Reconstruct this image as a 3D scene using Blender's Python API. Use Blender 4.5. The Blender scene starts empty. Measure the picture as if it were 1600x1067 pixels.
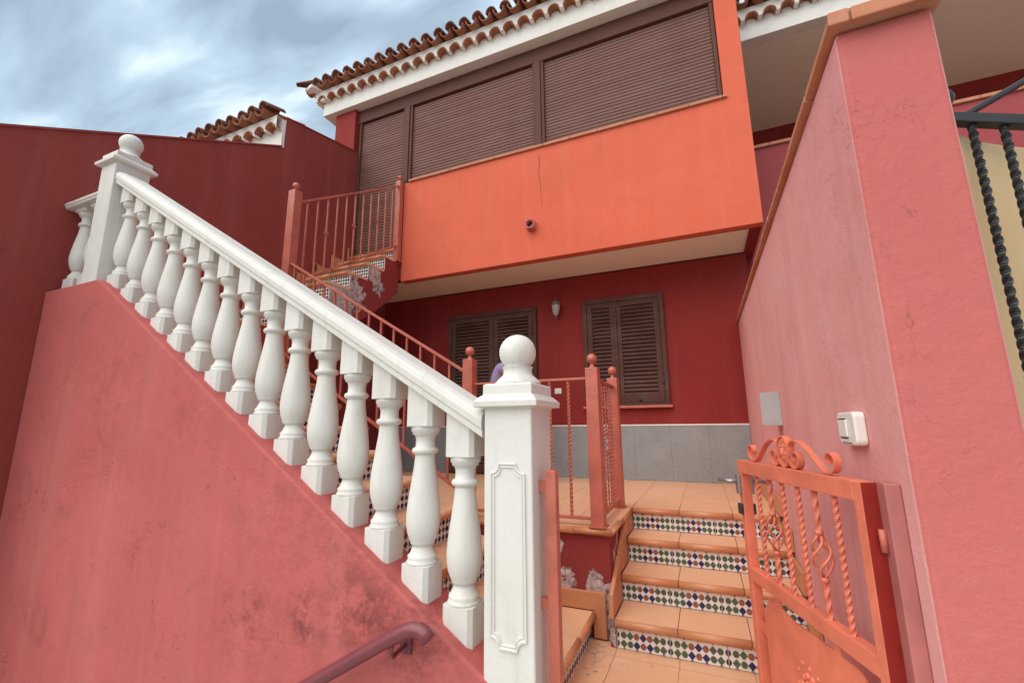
import bpy, bmesh, math, random
from mathutils import Vector, Matrix
random.seed(7)
PI = math.pi
R = math.radians
sc = bpy.context.scene
C = sc.collection

# ------------------------------------------------------------------ camera
cd = bpy.data.cameras.new('camera')
cd.sensor_width = 36.0
cd.lens = 687.218 / 1600 * 36
cd.clip_start = 0.02
cd.clip_end = 2000
cam = bpy.data.objects.new('camera', cd)
C.objects.link(cam)
pit, yaw, roll = 0.191171151, 0.403404260, -0.00824684411
fwd = Vector((-math.sin(yaw)*math.cos(pit), math.cos(yaw)*math.cos(pit), math.sin(pit)))
rt = Vector((math.cos(yaw), math.sin(yaw), 0))
up = rt.cross(fwd)
r2 = rt*math.cos(roll) + up*math.sin(roll)
u2 = r2.cross(fwd)
cam.matrix_world = Matrix(((r2.x, u2.x, -fwd.x, 0), (r2.y, u2.y, -fwd.y, 0), (r2.z, u2.z, -fwd.z, 0), (0, 0, 0, 1)))
sc.camera = cam

# ------------------------------------------------------------------ sky, sun, exposure
SUN_EL, SUN_AZ = R(50), R(207)          # azimuth clockwise from +Y: behind the camera, a little to the left
w = bpy.data.worlds.new('World'); sc.world = w; w.use_nodes = True
nt = w.node_tree; N = nt.nodes; Lk = nt.links
for n in list(N): N.remove(n)
out = N.new('ShaderNodeOutputWorld'); bg = N.new('ShaderNodeBackground')
sky = N.new('ShaderNodeTexSky'); sky.sky_type = 'NISHITA'; sky.sun_disc = False
sky.sun_elevation = SUN_EL; sky.sun_rotation = SUN_AZ
tc = N.new('ShaderNodeTexCoord'); sep = N.new('ShaderNodeSeparateXYZ')
Lk.new(tc.outputs['Generated'], sep.inputs[0])
az = N.new('ShaderNodeMath'); az.operation = 'MAXIMUM'; az.inputs[1].default_value = 0.0
Lk.new(sep.outputs['Z'], az.inputs[0])
ad = N.new('ShaderNodeMath'); ad.inputs[1].default_value = 0.22; Lk.new(az.outputs[0], ad.inputs[0])
dx = N.new('ShaderNodeMath'); dx.operation = 'DIVIDE'; Lk.new(sep.outputs['X'], dx.inputs[0]); Lk.new(ad.outputs[0], dx.inputs[1])
dy = N.new('ShaderNodeMath'); dy.operation = 'DIVIDE'; Lk.new(sep.outputs['Y'], dy.inputs[0]); Lk.new(ad.outputs[0], dy.inputs[1])
cmb = N.new('ShaderNodeCombineXYZ'); Lk.new(dx.outputs[0], cmb.inputs[0]); Lk.new(dy.outputs[0], cmb.inputs[1])
mp = N.new('ShaderNodeMapping'); mp.inputs['Rotation'].default_value = (0, 0, R(-28)); mp.inputs['Scale'].default_value = (1.3, 3.4, 1)
mp.inputs['Location'].default_value = (1.35, 5.1, 0)
Lk.new(cmb.outputs[0], mp.inputs[0])
nz = N.new('ShaderNodeTexNoise'); nz.inputs['Scale'].default_value = 1.9; nz.inputs['Detail'].default_value = 7
nz.inputs['Roughness'].default_value = 0.5; nz.inputs['Distortion'].default_value = 0.35
Lk.new(mp.outputs[0], nz.inputs['Vector'])
cr = N.new('ShaderNodeValToRGB'); e = cr.color_ramp.elements
e[0].position = 0.34; e[0].color = (0.27, 0.35, 0.435, 1)
e[1].position = 0.70; e[1].color = (0.82, 0.91, 0.97, 1)
m_ = e.new(0.52); m_.color = (0.43, 0.55, 0.655, 1)
m_ = e.new(0.60); m_.color = (0.58, 0.705, 0.80, 1)
Lk.new(nz.outputs['Fac'], cr.inputs[0])
sc_ = N.new('ShaderNodeVectorMath'); sc_.operation = 'SCALE'; sc_.inputs['Scale'].default_value = 6.4
Lk.new(cr.outputs[0], sc_.inputs[0])
mx = N.new('ShaderNodeMix'); mx.data_type = 'RGBA'; mx.inputs[0].default_value = 0.9
Lk.new(sky.outputs[0], mx.inputs[6]); Lk.new(sc_.outputs[0], mx.inputs[7])
Lk.new(mx.outputs[2], bg.inputs['Color']); bg.inputs['Strength'].default_value = 0.09
Lk.new(bg.outputs[0], out.inputs[0])

sd = bpy.data.lights.new('sun', 'SUN'); sd.energy = 1.5; sd.angle = R(80); sd.color = (1.0, 0.945, 0.86)
sun = bpy.data.objects.new('sun', sd); C.objects.link(sun)
sv = Vector((math.sin(SUN_AZ)*math.cos(SUN_EL), math.cos(SUN_AZ)*math.cos(SUN_EL), math.sin(SUN_EL)))
sun.rotation_euler = sv.to_track_quat('Z', 'Y').to_euler()
sun.location = sv*60
vs = sc.view_settings
sc.display_settings.display_device = 'sRGB'
vs.view_transform = 'Standard'; vs.look = 'None'; vs.gamma = 1; vs.use_curve_mapping = False
vs.exposure = 1.27
sc.cycles.max_bounces = 8; sc.cycles.diffuse_bounces = 5

# ------------------------------------------------------------------ mesh helpers
class MB:
    def __init__(s): s.v = []; s.f = []; s.m = []; s.sm = []
    def add(s, vs, fs, mi=0, smooth=False):
        b = len(s.v); s.v += [tuple(v) for v in vs]
        for f in fs: s.f.append([i+b for i in f]); s.m.append(mi); s.sm.append(smooth)
        return s
    def box(s, x0, x1, y0, y1, z0, z1, mi=0):
        vs = [(x0,y0,z0),(x1,y0,z0),(x1,y1,z0),(x0,y1,z0),(x0,y0,z1),(x1,y0,z1),(x1,y1,z1),(x0,y1,z1)]
        return s.add(vs, [(0,3,2,1),(4,5,6,7),(0,1,5,4),(1,2,6,5),(2,3,7,6),(3,0,4,7)], mi)
    def prism(s, poly, axis, a, b, mi=0, smooth=False):
        # poly: 2D points; axis 'x': (y,z), 'y': (x,z), 'z': (x,y)
        def P(p, t): return {'x': (t, p[0], p[1]), 'y': (p[0], t, p[1]), 'z': (p[0], p[1], t)}[axis]
        n = len(poly)
        vs = [P(p, a) for p in poly] + [P(p, b) for p in poly]
        base = len(s.v); s.v += vs
        for i in range(n):
            j = (i+1) % n
            s.f.append([base+i, base+j, base+n+j, base+n+i]); s.m.append(mi); s.sm.append(smooth)
        s.f.append([base+i for i in reversed(range(n))]); s.m.append(mi); s.sm.append(False)
        s.f.append([base+n+i for i in range(n)]); s.m.append(mi); s.sm.append(False)
        return s
    def tube(s, pts, r, n=8, mi=0, smooth=True, caps=True):
        pts = [Vector(p) for p in pts]; rs = r if isinstance(r, (list, tuple)) else [r]*len(pts)
        base = len(s.v); prev = None
        for i, p in enumerate(pts):
            t = (pts[min(i+1, len(pts)-1)] - pts[max(i-1, 0)]).normalized()
            if prev is None:
                a = t.orthogonal().normalized()
            else:
                a = prev - t*prev.dot(t); a.normalize()
            prev = a; b = t.cross(a)
            for k in range(n):
                q = 2*PI*k/n
                s.v.append(tuple(p + (a*math.cos(q) + b*math.sin(q))*rs[i]))
        for i in range(len(pts)-1):
            for k in range(n):
                k2 = (k+1) % n
                s.f.append([base+i*n+k, base+i*n+k2, base+(i+1)*n+k2, base+(i+1)*n+k]); s.m.append(mi); s.sm.append(smooth)
        if caps:
            s.f.append([base+k for k in reversed(range(n))]); s.m.append(mi); s.sm.append(False)
            e = base+(len(pts)-1)*n
            s.f.append([e+k for k in range(n)]); s.m.append(mi); s.sm.append(False)
        return s
    def lathe(s, prof, c=(0,0,0), n=20, mi=0, smooth=True):
        # prof: list of (r, z)
        base = len(s.v)
        for r, z in prof:
            for k in range(n):
                q = 2*PI*k/n; s.v.append((c[0]+r*math.cos(q), c[1]+r*math.sin(q), c[2]+z))
        for i in range(len(prof)-1):
            for k in range(n):
                k2 = (k+1) % n
                s.f.append([base+i*n+k, base+i*n+k2, base+(i+1)*n+k2, base+(i+1)*n+k]); s.m.append(mi); s.sm.append(smooth)
        s.f.append([base+k for k in reversed(range(n))]); s.m.append(mi); s.sm.append(False)
        e = base+(len(prof)-1)*n; s.f.append([e+k for k in range(n)]); s.m.append(mi); s.sm.append(False)
        return s
    def ball(s, c, r, n=20, m=12, mi=0, sz=1.0):
        return s.lathe([(max(r*math.sin(PI*i/m), r*0.01), -r*sz*math.cos(PI*i/m)) for i in range(m+1)], c, n, mi)
    def ribbon(s, pts, wv, th, mi=0, smooth=True):
        # flat bar following pts, width vector wv, thickness th
        pts = [Vector(p) for p in pts]; wv = Vector(wv); base = len(s.v)
        for i, p in enumerate(pts):
            t = (pts[min(i+1, len(pts)-1)] - pts[max(i-1, 0)]).normalized()
            nn = t.cross(wv).normalized()*th/2
            for q in (p-wv/2-nn, p+wv/2-nn, p+wv/2+nn, p-wv/2+nn): s.v.append(tuple(q))
        for i in range(len(pts)-1):
            for k in range(4):
                k2 = (k+1) % 4
                s.f.append([base+i*4+k, base+i*4+k2, base+(i+1)*4+k2, base+(i+1)*4+k]); s.m.append(mi); s.sm.append(False)
        s.f.append([base+3, base+2, base+1, base]); s.m.append(mi); s.sm.append(False)
        e = base+(len(pts)-1)*4; s.f.append([e, e+1, e+2, e+3]); s.m.append(mi); s.sm.append(False)
        return s
    def twist(s, p0, p1, side, turns, seg=8, mi=0):
        p0 = Vector(p0); p1 = Vector(p1); t = (p1-p0).normalized()
        a = t.orthogonal().normalized(); b = t.cross(a); base = len(s.v)
        n = max(2, int(turns*seg)); h = side*0.7071
        for i in range(n+1):
            f = i/n; p = p0.lerp(p1, f); q = f*turns*2*PI
            for k in range(4):
                g = q+k*PI/2+PI/4; s.v.append(tuple(p+(a*math.cos(g)+b*math.sin(g))*h))
        for i in range(n):
            for k in range(4):
                k2 = (k+1) % 4
                s.f.append([base+i*4+k, base+i*4+k2, base+(i+1)*4+k2, base+(i+1)*4+k]); s.m.append(mi); s.sm.append(False)
        s.f.append([base+3, base+2, base+1, base]); s.m.append(mi); s.sm.append(False)
        e = base+n*4; s.f.append([e, e+1, e+2, e+3]); s.m.append(mi); s.sm.append(False)
        return s
    def mesh(s, name):
        me = bpy.data.meshes.new(name); me.from_pydata(s.v, [], s.f); me.update()
        for p, mi, sm in zip(me.polygons, s.m, s.sm): p.material_index = mi; p.use_smooth = sm
        bm = bmesh.new(); bm.from_mesh(me); bmesh.ops.recalc_face_normals(bm, faces=bm.faces); bm.to_mesh(me); bm.free()
        return me

wl = {}
def obj(name, mb, mat, parent=None, loc=(0,0,0), rz=0.0, bevel=0.0, seg=2, rot=None):
    me = mb.mesh(name) if isinstance(mb, MB) else mb
    o = bpy.data.objects.new(name, me); C.objects.link(o)
    if not me.materials:
        for m in (mat if isinstance(mat, (list, tuple)) else [mat]): me.materials.append(m)
    loc = Vector(loc)
    if parent is not None:
        o.parent = parent; o.location = loc - wl.get(parent.name, Vector((0,0,0)))
    else: o.location = loc
    o.rotation_euler = rot if rot else (0, 0, rz)
    wl[o.name] = loc
    if bevel:
        b = o.modifiers.new('bevel', 'BEVEL'); b.width = bevel; b.segments = seg; b.limit_method = 'ANGLE'; b.angle_limit = R(35)
    return o
def thing(name, label, cat, loc=(0,0,0), group=None, rz=0.0, local=False):
    o = bpy.data.objects.new(name, None); C.objects.link(o); o.location = loc; o.rotation_euler = (0,0,rz)
    o.empty_display_size = 0.1
    o['label'] = label; o['category'] = cat
    if group: o['group'] = group
    wl[o.name] = Vector((0,0,0)) if local else Vector(loc)
    return o
def tag(o, label, cat, group=None):
    o['label'] = label; o['category'] = cat
    if group: o['group'] = group
    return o
def struct(o): o['kind'] = 'structure'; return o

# ------------------------------------------------------------------ materials
def newmat(name):
    m = bpy.data.materials.new(name); m.use_nodes = True
    return m, m.node_tree.nodes, m.node_tree.links, m.node_tree.nodes['Principled BSDF']
def noise(N, L, vec, scale, detail=4, rough=0.55, dist=0.0):
    n = N.new('ShaderNodeTexNoise'); n.inputs['Scale'].default_value = scale; n.inputs['Detail'].default_value = detail
    n.inputs['Roughness'].default_value = rough; n.inputs['Distortion'].default_value = dist
    if vec is not None: L.new(vec, n.inputs['Vector'])
    return n.outputs['Fac']
def rng(N, L, v, a, b, c=0.0, d=1.0):
    n = N.new('ShaderNodeMapRange'); n.clamp = True
    for i, x in zip((1,2,3,4), (a,b,c,d)): n.inputs[i].default_value = x
    L.new(v, n.inputs[0]); return n.outputs[0]
def mixc(N, L, f, a, b):
    n = N.new('ShaderNodeMix'); n.data_type = 'RGBA'
    if isinstance(f, float): n.inputs[0].default_value = f
    else: L.new(f, n.inputs[0])
    for k, x in ((6, a), (7, b)):
        if isinstance(x, tuple): n.inputs[k].default_value = (*x, 1)
        else: L.new(x, n.inputs[k])
    return n.outputs[2]
def math_(N, L, op, a, b):
    n = N.new('ShaderNodeMath'); n.operation = op
    for k, x in ((0, a), (1, b)):
        if isinstance(x, (int, float)): n.inputs[k].default_value = x
        else: L.new(x, n.inputs[k])
    return n.outputs[0]
def mapping(N, L, vec, scale, loc=(0,0,0), rot=(0,0,0)):
    n = N.new('ShaderNodeMapping'); n.inputs['Scale'].default_value = scale; n.inputs['Location'].default_value = loc
    n.inputs['Rotation'].default_value = rot
    L.new(vec, n.inputs[0]); return n.outputs[0]
def bump(N, L, h, strength, dist=0.01, prev=None):
    n = N.new('ShaderNodeBump'); n.inputs['Strength'].default_value = strength; n.inputs['Distance'].default_value = dist
    L.new(h, n.inputs['Height'])
    if prev is not None: L.new(prev, n.inputs['Normal'])
    return n.outputs[0]

def stucco(name, a, b, c, rough=0.85, grain=70, gs=0.35, trowel=9, ts=0.3, streak=0.0, peel=None, spots=None, big=1.2, dirt=0.0, crack=0.0):
    m, N, L, P = newmat(name)
    v = N.new('ShaderNodeTexCoord').outputs['Object']
    f1 = rng(N, L, noise(N, L, v, big, 6, 0.6, 0.4), 0.35, 0.65)
    col = mixc(N, L, f1, a, b)
    f2 = rng(N, L, noise(N, L, v, big*4.5, 7, 0.65, 0.6), 0.48, 0.75, 0, 0.6)
    col = mixc(N, L, f2, col, c)
    if streak:
        s1 = noise(N, L, mapping(N, L, v, (9, 9, 0.55)), 1.0, 5, 0.6, 0.3)
        col = mixc(N, L, rng(N, L, s1, 0.5, 0.78, 0, streak), col, tuple(x*0.55+0.02 for x in a))
        s2 = noise(N, L, mapping(N, L, v, (5, 5, 0.35), (3, 1, 0)), 1.0, 4, 0.6, 0.2)
        col = mixc(N, L, rng(N, L, s2, 0.5, 0.75, 0, streak*0.8), col, tuple(min(1, x*0.8+0.14) for x in a))
    if dirt:
        d1 = noise(N, L, v, 2.6, 8, 0.72, 1.0)
        col = mixc(N, L, rng(N, L, d1, 0.58, 0.7, 0, dirt), col, tuple(x*0.5 for x in a))
    if spots:
        # stains with a place of their own: list of (centre, radius, strength)
        for (p, r, st) in spots:
            dn = N.new('ShaderNodeVectorMath'); dn.operation = 'DISTANCE'; L.new(v, dn.inputs[0]); dn.inputs[1].default_value = p
            ms = rng(N, L, dn.outputs['Value'], 0, r, 1, 0)
            ns = rng(N, L, noise(N, L, v, 12, 8, 0.78, 0.15), 0.44, 0.62)
            col = mixc(N, L, math_(N, L, 'MULTIPLY', math_(N, L, 'MULTIPLY', ms, ns), st), col, tuple(x*0.42 for x in a))
    if crack:
        kn = noise(N, L, v, 2.1, 5, 0.6, 0.4)
        kd = math_(N, L, 'ABSOLUTE', math_(N, L, 'SUBTRACT', kn, 0.5), 0.0)
        km = math_(N, L, 'MULTIPLY', rng(N, L, kd, 0.0008, 0.0030, 1, 0), rng(N, L, noise(N, L, mapping(N, L, v, (1, 1, 1), (7, 3, 5)), 1.7, 3), 0.52, 0.6))
        km = math_(N, L, 'MULTIPLY', km, crack)
        col = mixc(N, L, km, col, tuple(x*0.4 for x in a))
    # fine pitting and rubbed paler grain
    pt = noise(N, L, v, 26, 8, 0.8)
    col = mixc(N, L, rng(N, L, pt, 0.56, 0.72, 0, 0.35), col, tuple(x*0.68 for x in a))
    col = mixc(N, L, rng(N, L, noise(N, L, mapping(N, L, v, (1, 1, 1), (2, 9, 4)), 19, 8, 0.8), 0.58, 0.74, 0, 0.28), col, tuple(min(1, x*0.9+0.11) for x in a))
    hgt = noise(N, L, v, grain, 6, 0.7)
    nb = bump(N, L, noise(N, L, v, trowel, 5, 0.65, 0.15), ts, 0.02)
    nb = bump(N, L, hgt, gs, 0.006, nb)
    if peel:
        tot = None
        nv = N.new('ShaderNodeTexNoise'); nv.inputs['Scale'].default_value = 9; nv.inputs['Detail'].default_value = 5; L.new(v, nv.inputs['Vector'])
        sb = N.new('ShaderNodeVectorMath'); sb.operation = 'SUBTRACT'; L.new(nv.outputs['Color'], sb.inputs[0]); sb.inputs[1].default_value = (.5, .5, .5)
        s2_ = N.new('ShaderNodeVectorMath'); s2_.operation = 'SCALE'; s2_.inputs['Scale'].default_value = 0.24; L.new(sb.outputs[0], s2_.inputs[0])
        a2_ = N.new('ShaderNodeVectorMath'); a2_.operation = 'ADD'; L.new(s2_.outputs[0], a2_.inputs[0]); L.new(v, a2_.inputs[1])
        for (p, r) in peel:
            dn = N.new('ShaderNodeVectorMath'); dn.operation = 'DISTANCE'; L.new(a2_.outputs[0], dn.inputs[0]); dn.inputs[1].default_value = p
            q = rng(N, L, dn.outputs['Value'], 0, r, 1, 0)
            tot = q if tot is None else math_(N, L, 'MAXIMUM', tot, q)
        fld = math_(N, L, 'MULTIPLY', math_(N, L, 'MINIMUM', math_(N, L, 'MULTIPLY', tot, 1.7), 1.0), math_(N, L, 'MULTIPLY', noise(N, L, v, 8, 9, 0.75, 0.3), 2.0))
        mk = rng(N, L, fld, 0.80, 0.83)
        inner = mixc(N, L, rng(N, L, noise(N, L, v, 22, 6, 0.7, 0.6), 0.38, 0.6), (0.66, 0.57, 0.53), (0.44, 0.28, 0.26))
        inner = mixc(N, L, rng(N, L, noise(N, L, v, 40, 4), 0.5, 0.66), inner, (0.36, 0.34, 0.31))
        inner = mixc(N, L, rng(N, L, noise(N, L, v, 17, 8, 0.8, 0.5), 0.54, 0.58, 0, 0.85), inner, (0.17, 0.045, 0.04))
        inner = mixc(N, L, rng(N, L, fld, 0.83, 0.93, 0.75, 0), inner, (0.12, 0.05, 0.045))
        col = mixc(N, L, mk, col, inner)
        nb = bump(N, L, math_(N, L, 'MULTIPLY', mk, -1.0), 0.8, 0.006, nb)
    L.new(col, P.inputs['Base Color']); L.new(nb, P.inputs['Normal'])
    P.inputs['Roughness'].default_value = rough
    P.inputs['Specular IOR Level'].default_value = 0.25
    return m

def paint(name, col, rough=0.45, var=0.25, wear=None, bs=0.15, spec=0.5, scale=8, wearlo=0.66, orand=0.0):
    m, N, L, P = newmat(name)
    v = N.new('ShaderNodeTexCoord').outputs['Object']
    f = rng(N, L, noise(N, L, v, scale, 6, 0.65, 0.5), 0.35, 0.7)
    c = mixc(N, L, f, col, tuple(x*(1-var) for x in col))
    if wear:
        c = mixc(N, L, rng(N, L, noise(N, L, v, scale*3.2, 7, 0.75), wearlo, wearlo+0.05), c, wear)
    if orand:
        oi = N.new('ShaderNodeObjectInfo')
        c = mixc(N, L, rng(N, L, oi.outputs['Random'], 0, 1, 0, orand), c, tuple(min(1, x*1.5+.02) for x in col))
        ds = noise(N, L, mapping(N, L, N.new('ShaderNodeNewGeometry').outputs['Position'], (2.2, 2.2, 5)), 1.0, 7, 0.7, 0.3)
        c = mixc(N, L, rng(N, L, ds, 0.45, 0.75, 0, 0.18), c, (0.30, 0.22, 0.18))
    L.new(c, P.inputs['Base Color'])
    L.new(bump(N, L, noise(N, L, v, 90, 4, 0.6), bs, 0.003), P.inputs['Normal'])
    P.inputs['Roughness'].default_value = rough; P.inputs['Specular IOR Level'].default_value = spec
    return m

def terracotta(name, a, b, c, rough=0.5, bs=0.12, dust=0.25, spec=0.4):
    m, N, L, P = newmat(name)
    t = N.new('ShaderNodeTexCoord').outputs['Object']
    oi = N.new('ShaderNodeObjectInfo')
    add = N.new('ShaderNodeVectorMath'); add.operation = 'ADD'; L.new(t, add.inputs[0])
    mul = N.new('ShaderNodeVectorMath'); mul.operation = 'SCALE'; mul.inputs['Scale'].default_value = 7.0
    L.new(oi.outputs['Location'], mul.inputs[0]); L.new(mul.outputs[0], add.inputs[1]); v = add.outputs[0]
    col = mixc(N, L, rng(N, L, noise(N, L, v, 7, 6, 0.65, 0.5), 0.35, 0.68), a, b)
    col = mixc(N, L, rng(N, L, oi.outputs['Random'], 0, 1, 0, 0.55), col, c)
    col = mixc(N, L, rng(N, L, noise(N, L, v, 3.2, 8, 0.75, 0.8), 0.5, 0.72, 0, dust), col, (0.52, 0.42, 0.33))
    col = mixc(N, L, rng(N, L, noise(N, L, v, 45, 5, 0.7), 0.62, 0.7, 0, 0.5), col, tuple(x*0.55 for x in a))
    L.new(col, P.inputs['Base Color'])
    L.new(bump(N, L, noise(N, L, v, 30, 6, 0.7), bs, 0.004), P.inputs['Normal'])
    L.new(rng(N, L, noise(N, L, v, 9, 5), 0.3, 0.7, rough-0.1, rough+0.15), P.inputs['Roughness'])
    P.inputs['Specular IOR Level'].default_value = spec
    return m

ORANGE = stucco('orange_stucco', (0.68, 0.138, 0.074), (0.635, 0.122, 0.065), (0.59, 0.118, 0.066), gs=0.3, ts=0.2, big=0.8, streak=0.18, crack=0.25)
ROSE = stucco('faded_rose_stucco', (0.52, 0.125, 0.112), (0.46, 0.102, 0.094), (0.41, 0.108, 0.104), gs=0.6, ts=0.34, trowel=7, streak=0.26, dirt=0.42, big=1.0, crack=0.7,
              spots=[((-1.35, 1.55, -0.74), 0.20, 1.4), ((-1.62, 1.55, -0.80), 0.15, 1.5), ((-1.15, 1.55, -0.72), 0.22, 0.9), ((-1.5, 1.55, -0.55), 0.4, 0.5), ((-2.0, 1.55, -0.83), 0.3, 0.8), ((-1.25, 1.55, -0.33), 0.3, 0.5), ((-1.05, 1.55, -0.85), 0.25, 0.9), ((-2.6, 1.55, 0.05), 0.4, 0.4), ((-3.4, 1.55, 0.3), 0.5, 0.4), ((-1.9, 1.55, -0.35), 0.35, 0.4)])
PINKW = stucco('pale_sheen_pink_stucco', (0.76, 0.355, 0.335), (0.69, 0.265, 0.255), (0.73, 0.375, 0.375), gs=0.5, ts=0.2, streak=0.42, big=0.9, dirt=0.15, crack=0.5)  # pink with the wall's whitish sheen put into its paler tones
PILLAR = stucco('coral_pink_stucco', (0.54, 0.142, 0.125), (0.50, 0.127, 0.113), (0.48, 0.135, 0.125), gs=0.55, ts=0.18, grain=50, trowel=16, big=0.9, crack=0.4)
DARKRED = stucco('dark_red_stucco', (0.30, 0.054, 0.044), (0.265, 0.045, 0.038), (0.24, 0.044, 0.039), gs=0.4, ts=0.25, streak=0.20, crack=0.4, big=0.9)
HOUSERED = stucco('deep_red_stucco', (0.26, 0.026, 0.022), (0.23, 0.023, 0.020), (0.215, 0.025, 0.022), gs=0.4, ts=0.3, streak=0.12, big=1.0)
STEPRED = stucco('peeling_red_stucco', (0.30, 0.04, 0.036), (0.26, 0.036, 0.034), (0.22, 0.036, 0.036), gs=0.6, ts=0.5, big=2.0, dirt=0.5,
              peel=[((-0.96, 2.87, -0.80), 0.15), ((-0.98, 2.87, -0.68), 0.11), ((-0.86, 2.87, -0.93), 0.11), ((-0.70, 2.87, -0.95), 0.13), ((-0.575, 2.79, -1.12), 0.14), ((-0.575, 2.79, -1.2), 0.12), ((-0.59, 2.87, -1.03), 0.16), ((-0.59, 2.87, -1.18), 0.16),
                    ((-0.59, 3.02, -0.82), 0.12), ((-0.59, 3.12, -0.72), 0.10), ((-0.6, 2.95, -1.0), 0.1),
                    ((-3.62, 3.50, 1.40), 0.38), ((-3.62, 3.80, 1.50), 0.38), ((-3.62, 3.72, 1.25), 0.34), ((-3.62, 4.12, 1.86), 0.26), ((-3.62, 3.45, 1.15), 0.32), ((-3.62, 4.2, 1.72), 0.2), ((-3.62, 3.05, 1.12), 0.26), ((-3.62, 3.75, 1.72), 0.2)])
def castwhite():
    m, N, L, P = newmat('white_cast_paint')
    v = N.new('ShaderNodeTexCoord').outputs['Object']; oi = N.new('ShaderNodeObjectInfo')
    sc1 = N.new('ShaderNodeVectorMath'); sc1.operation = 'SCALE'; sc1.inputs['Scale'].default_value = 3.0; L.new(oi.outputs['Location'], sc1.inputs[0])
    ad1 = N.new('ShaderNodeVectorMath'); ad1.operation = 'ADD'; L.new(v, ad1.inputs[0]); L.new(sc1.outputs[0], ad1.inputs[1]); w_ = ad1.outputs[0]
    c = mixc(N, L, rng(N, L, noise(N, L, w_, 3.5, 6, 0.65, 0.4), 0.36, 0.66), (0.675, 0.65, 0.60), (0.635, 0.60, 0.54))
    st = noise(N, L, mapping(N, L, w_, (16, 16, 1.6)), 1.0, 6, 0.7, 0.5)
    c = mixc(N, L, rng(N, L, st, 0.52, 0.78, 0, 0.55), c, (0.50, 0.455, 0.385))
    c = mixc(N, L, rng(N, L, noise(N, L, w_, 7, 8, 0.78, 1.0), 0.60, 0.72, 0, 0.5), c, (0.54, 0.47, 0.38))
    c = mixc(N, L, rng(N, L, noise(N, L, w_, 34, 7, 0.75, 0.4), 0.685, 0.71, 0, 0.8), c, (0.33, 0.28, 0.23))
    L.new(c, P.inputs['Base Color'])
    b = bump(N, L, noise(N, L, w_, 16, 5, 0.6), 0.18, 0.012)
    b = bump(N, L, noise(N, L, w_, 75, 6, 0.7), 0.28, 0.004, b)
    L.new(b, P.inputs['Normal'])
    L.new(rng(N, L, noise(N, L, w_, 6, 4), 0.3, 0.7, 0.45, 0.75), P.inputs['Roughness']); P.inputs['Specular IOR Level'].default_value = 0.3
    return m
WHITEP = castwhite()
WHITEW = stucco('white_plaster', (0.80, 0.77, 0.71), (0.77, 0.73, 0.66), (0.68, 0.63, 0.55), gs=0.3, ts=0.25, streak=0.08, big=1.6)
CREAM = stucco('cream_plaster', (0.88, 0.80, 0.67), (0.86, 0.78, 0.65), (0.82, 0.74, 0.61), gs=0.2, ts=0.15, big=0.9)
IRON = paint('salmon_iron_paint', (0.53, 0.135, 0.088), rough=0.42, var=0.3, bs=0.5, wear=(0.36, 0.10, 0.07), scale=6)
GATEP = paint('lit_gate_paint', (0.76, 0.20, 0.118), rough=0.42, var=0.28, bs=0.5, wear=(0.45, 0.12, 0.075), scale=6)  # lighter copy of the railing paint, the gate's brighter light put into it
IRONP = paint('chipped_white_undercoat', (0.66, 0.60, 0.54), rough=0.6, var=0.2, wear=(0.3, 0.10, 0.08), wearlo=0.55)
PURPLE = paint('mauve_iron_paint', (0.19, 0.042, 0.050), rough=0.35, var=0.15, bs=0.3, wear=(0.13, 0.05, 0.07))
BLACK = paint('black_iron_paint', (0.018, 0.018, 0.02), rough=0.4, var=0.2, bs=0.2)
SLAT = paint('roller_shutter_brown', (0.18, 0.083, 0.066), rough=0.55, spec=0.2, var=0.12, bs=0.05, scale=2.5, orand=0.25)
FRAMEB = paint('shutter_box_brown', (0.12, 0.050, 0.036), rough=0.6, spec=0.15, var=0.1, bs=0.05, scale=2)
LOUVRE = paint('louvre_brown', (0.088, 0.036, 0.026), rough=0.6, spec=0.15, var=0.12, bs=0.05, scale=3, orand=0.25)
STEEL = paint('dull_steel', (0.42, 0.42, 0.42), rough=0.35, var=0.2, bs=0.1); STEEL.node_tree.nodes['Principled BSDF'].inputs['Metallic'].default_value = 0.7
GREYMET = paint('grey_enamel', (0.42, 0.43, 0.42), rough=0.3, var=0.12, bs=0.05, scale=3)
PLAST = paint('ivory_plastic', (0.78, 0.76, 0.68), rough=0.35, var=0.06, bs=0.03)
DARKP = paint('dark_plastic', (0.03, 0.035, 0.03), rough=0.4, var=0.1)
GROUT = paint('grey_mortar', (0.46, 0.34, 0.25), rough=0.9, var=0.3, bs=0.4, scale=12)
TILE = terracotta('terracotta_floor_tile', (0.76, 0.415, 0.235), (0.70, 0.355, 0.19), (0.78, 0.445, 0.265), rough=0.42)
NOSE = terracotta('glazed_terracotta_nosing', (0.58, 0.235, 0.105), (0.52, 0.20, 0.085), (0.60, 0.27, 0.13), rough=0.32, dust=0.15, spec=0.5)
SKIRT = terracotta('wood_tone_skirting', (0.56, 0.225, 0.10), (0.50, 0.19, 0.085), (0.58, 0.25, 0.125), rough=0.4, dust=0.1)
ROOFD = terracotta('aged_shaded_clay', (0.19, 0.075, 0.05), (0.12, 0.05, 0.038), (0.26, 0.10, 0.06), rough=0.85, bs=0.4, dust=0.2, spec=0.2)  # darker clay for cover tiles: age, plus shading put into the colour
ROOF = terracotta('roof_clay', (0.33, 0.12, 0.065), (0.22, 0.08, 0.05), (0.42, 0.17, 0.09), rough=0.8, bs=0.4, dust=0.3, spec=0.2)
COPE = terracotta('coping_clay', (0.50, 0.19, 0.10), (0.42, 0.15, 0.08), (0.55, 0.24, 0.14), rough=0.7, bs=0.4, dust=0.35, spec=0.25)
GW = paint('white_glaze', (0.78, 0.77, 0.74), rough=0.18, var=0.04, bs=0.03)
GG = paint('green_glaze', (0.085, 0.135, 0.07), rough=0.2, var=0.3, scale=20)
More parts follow.
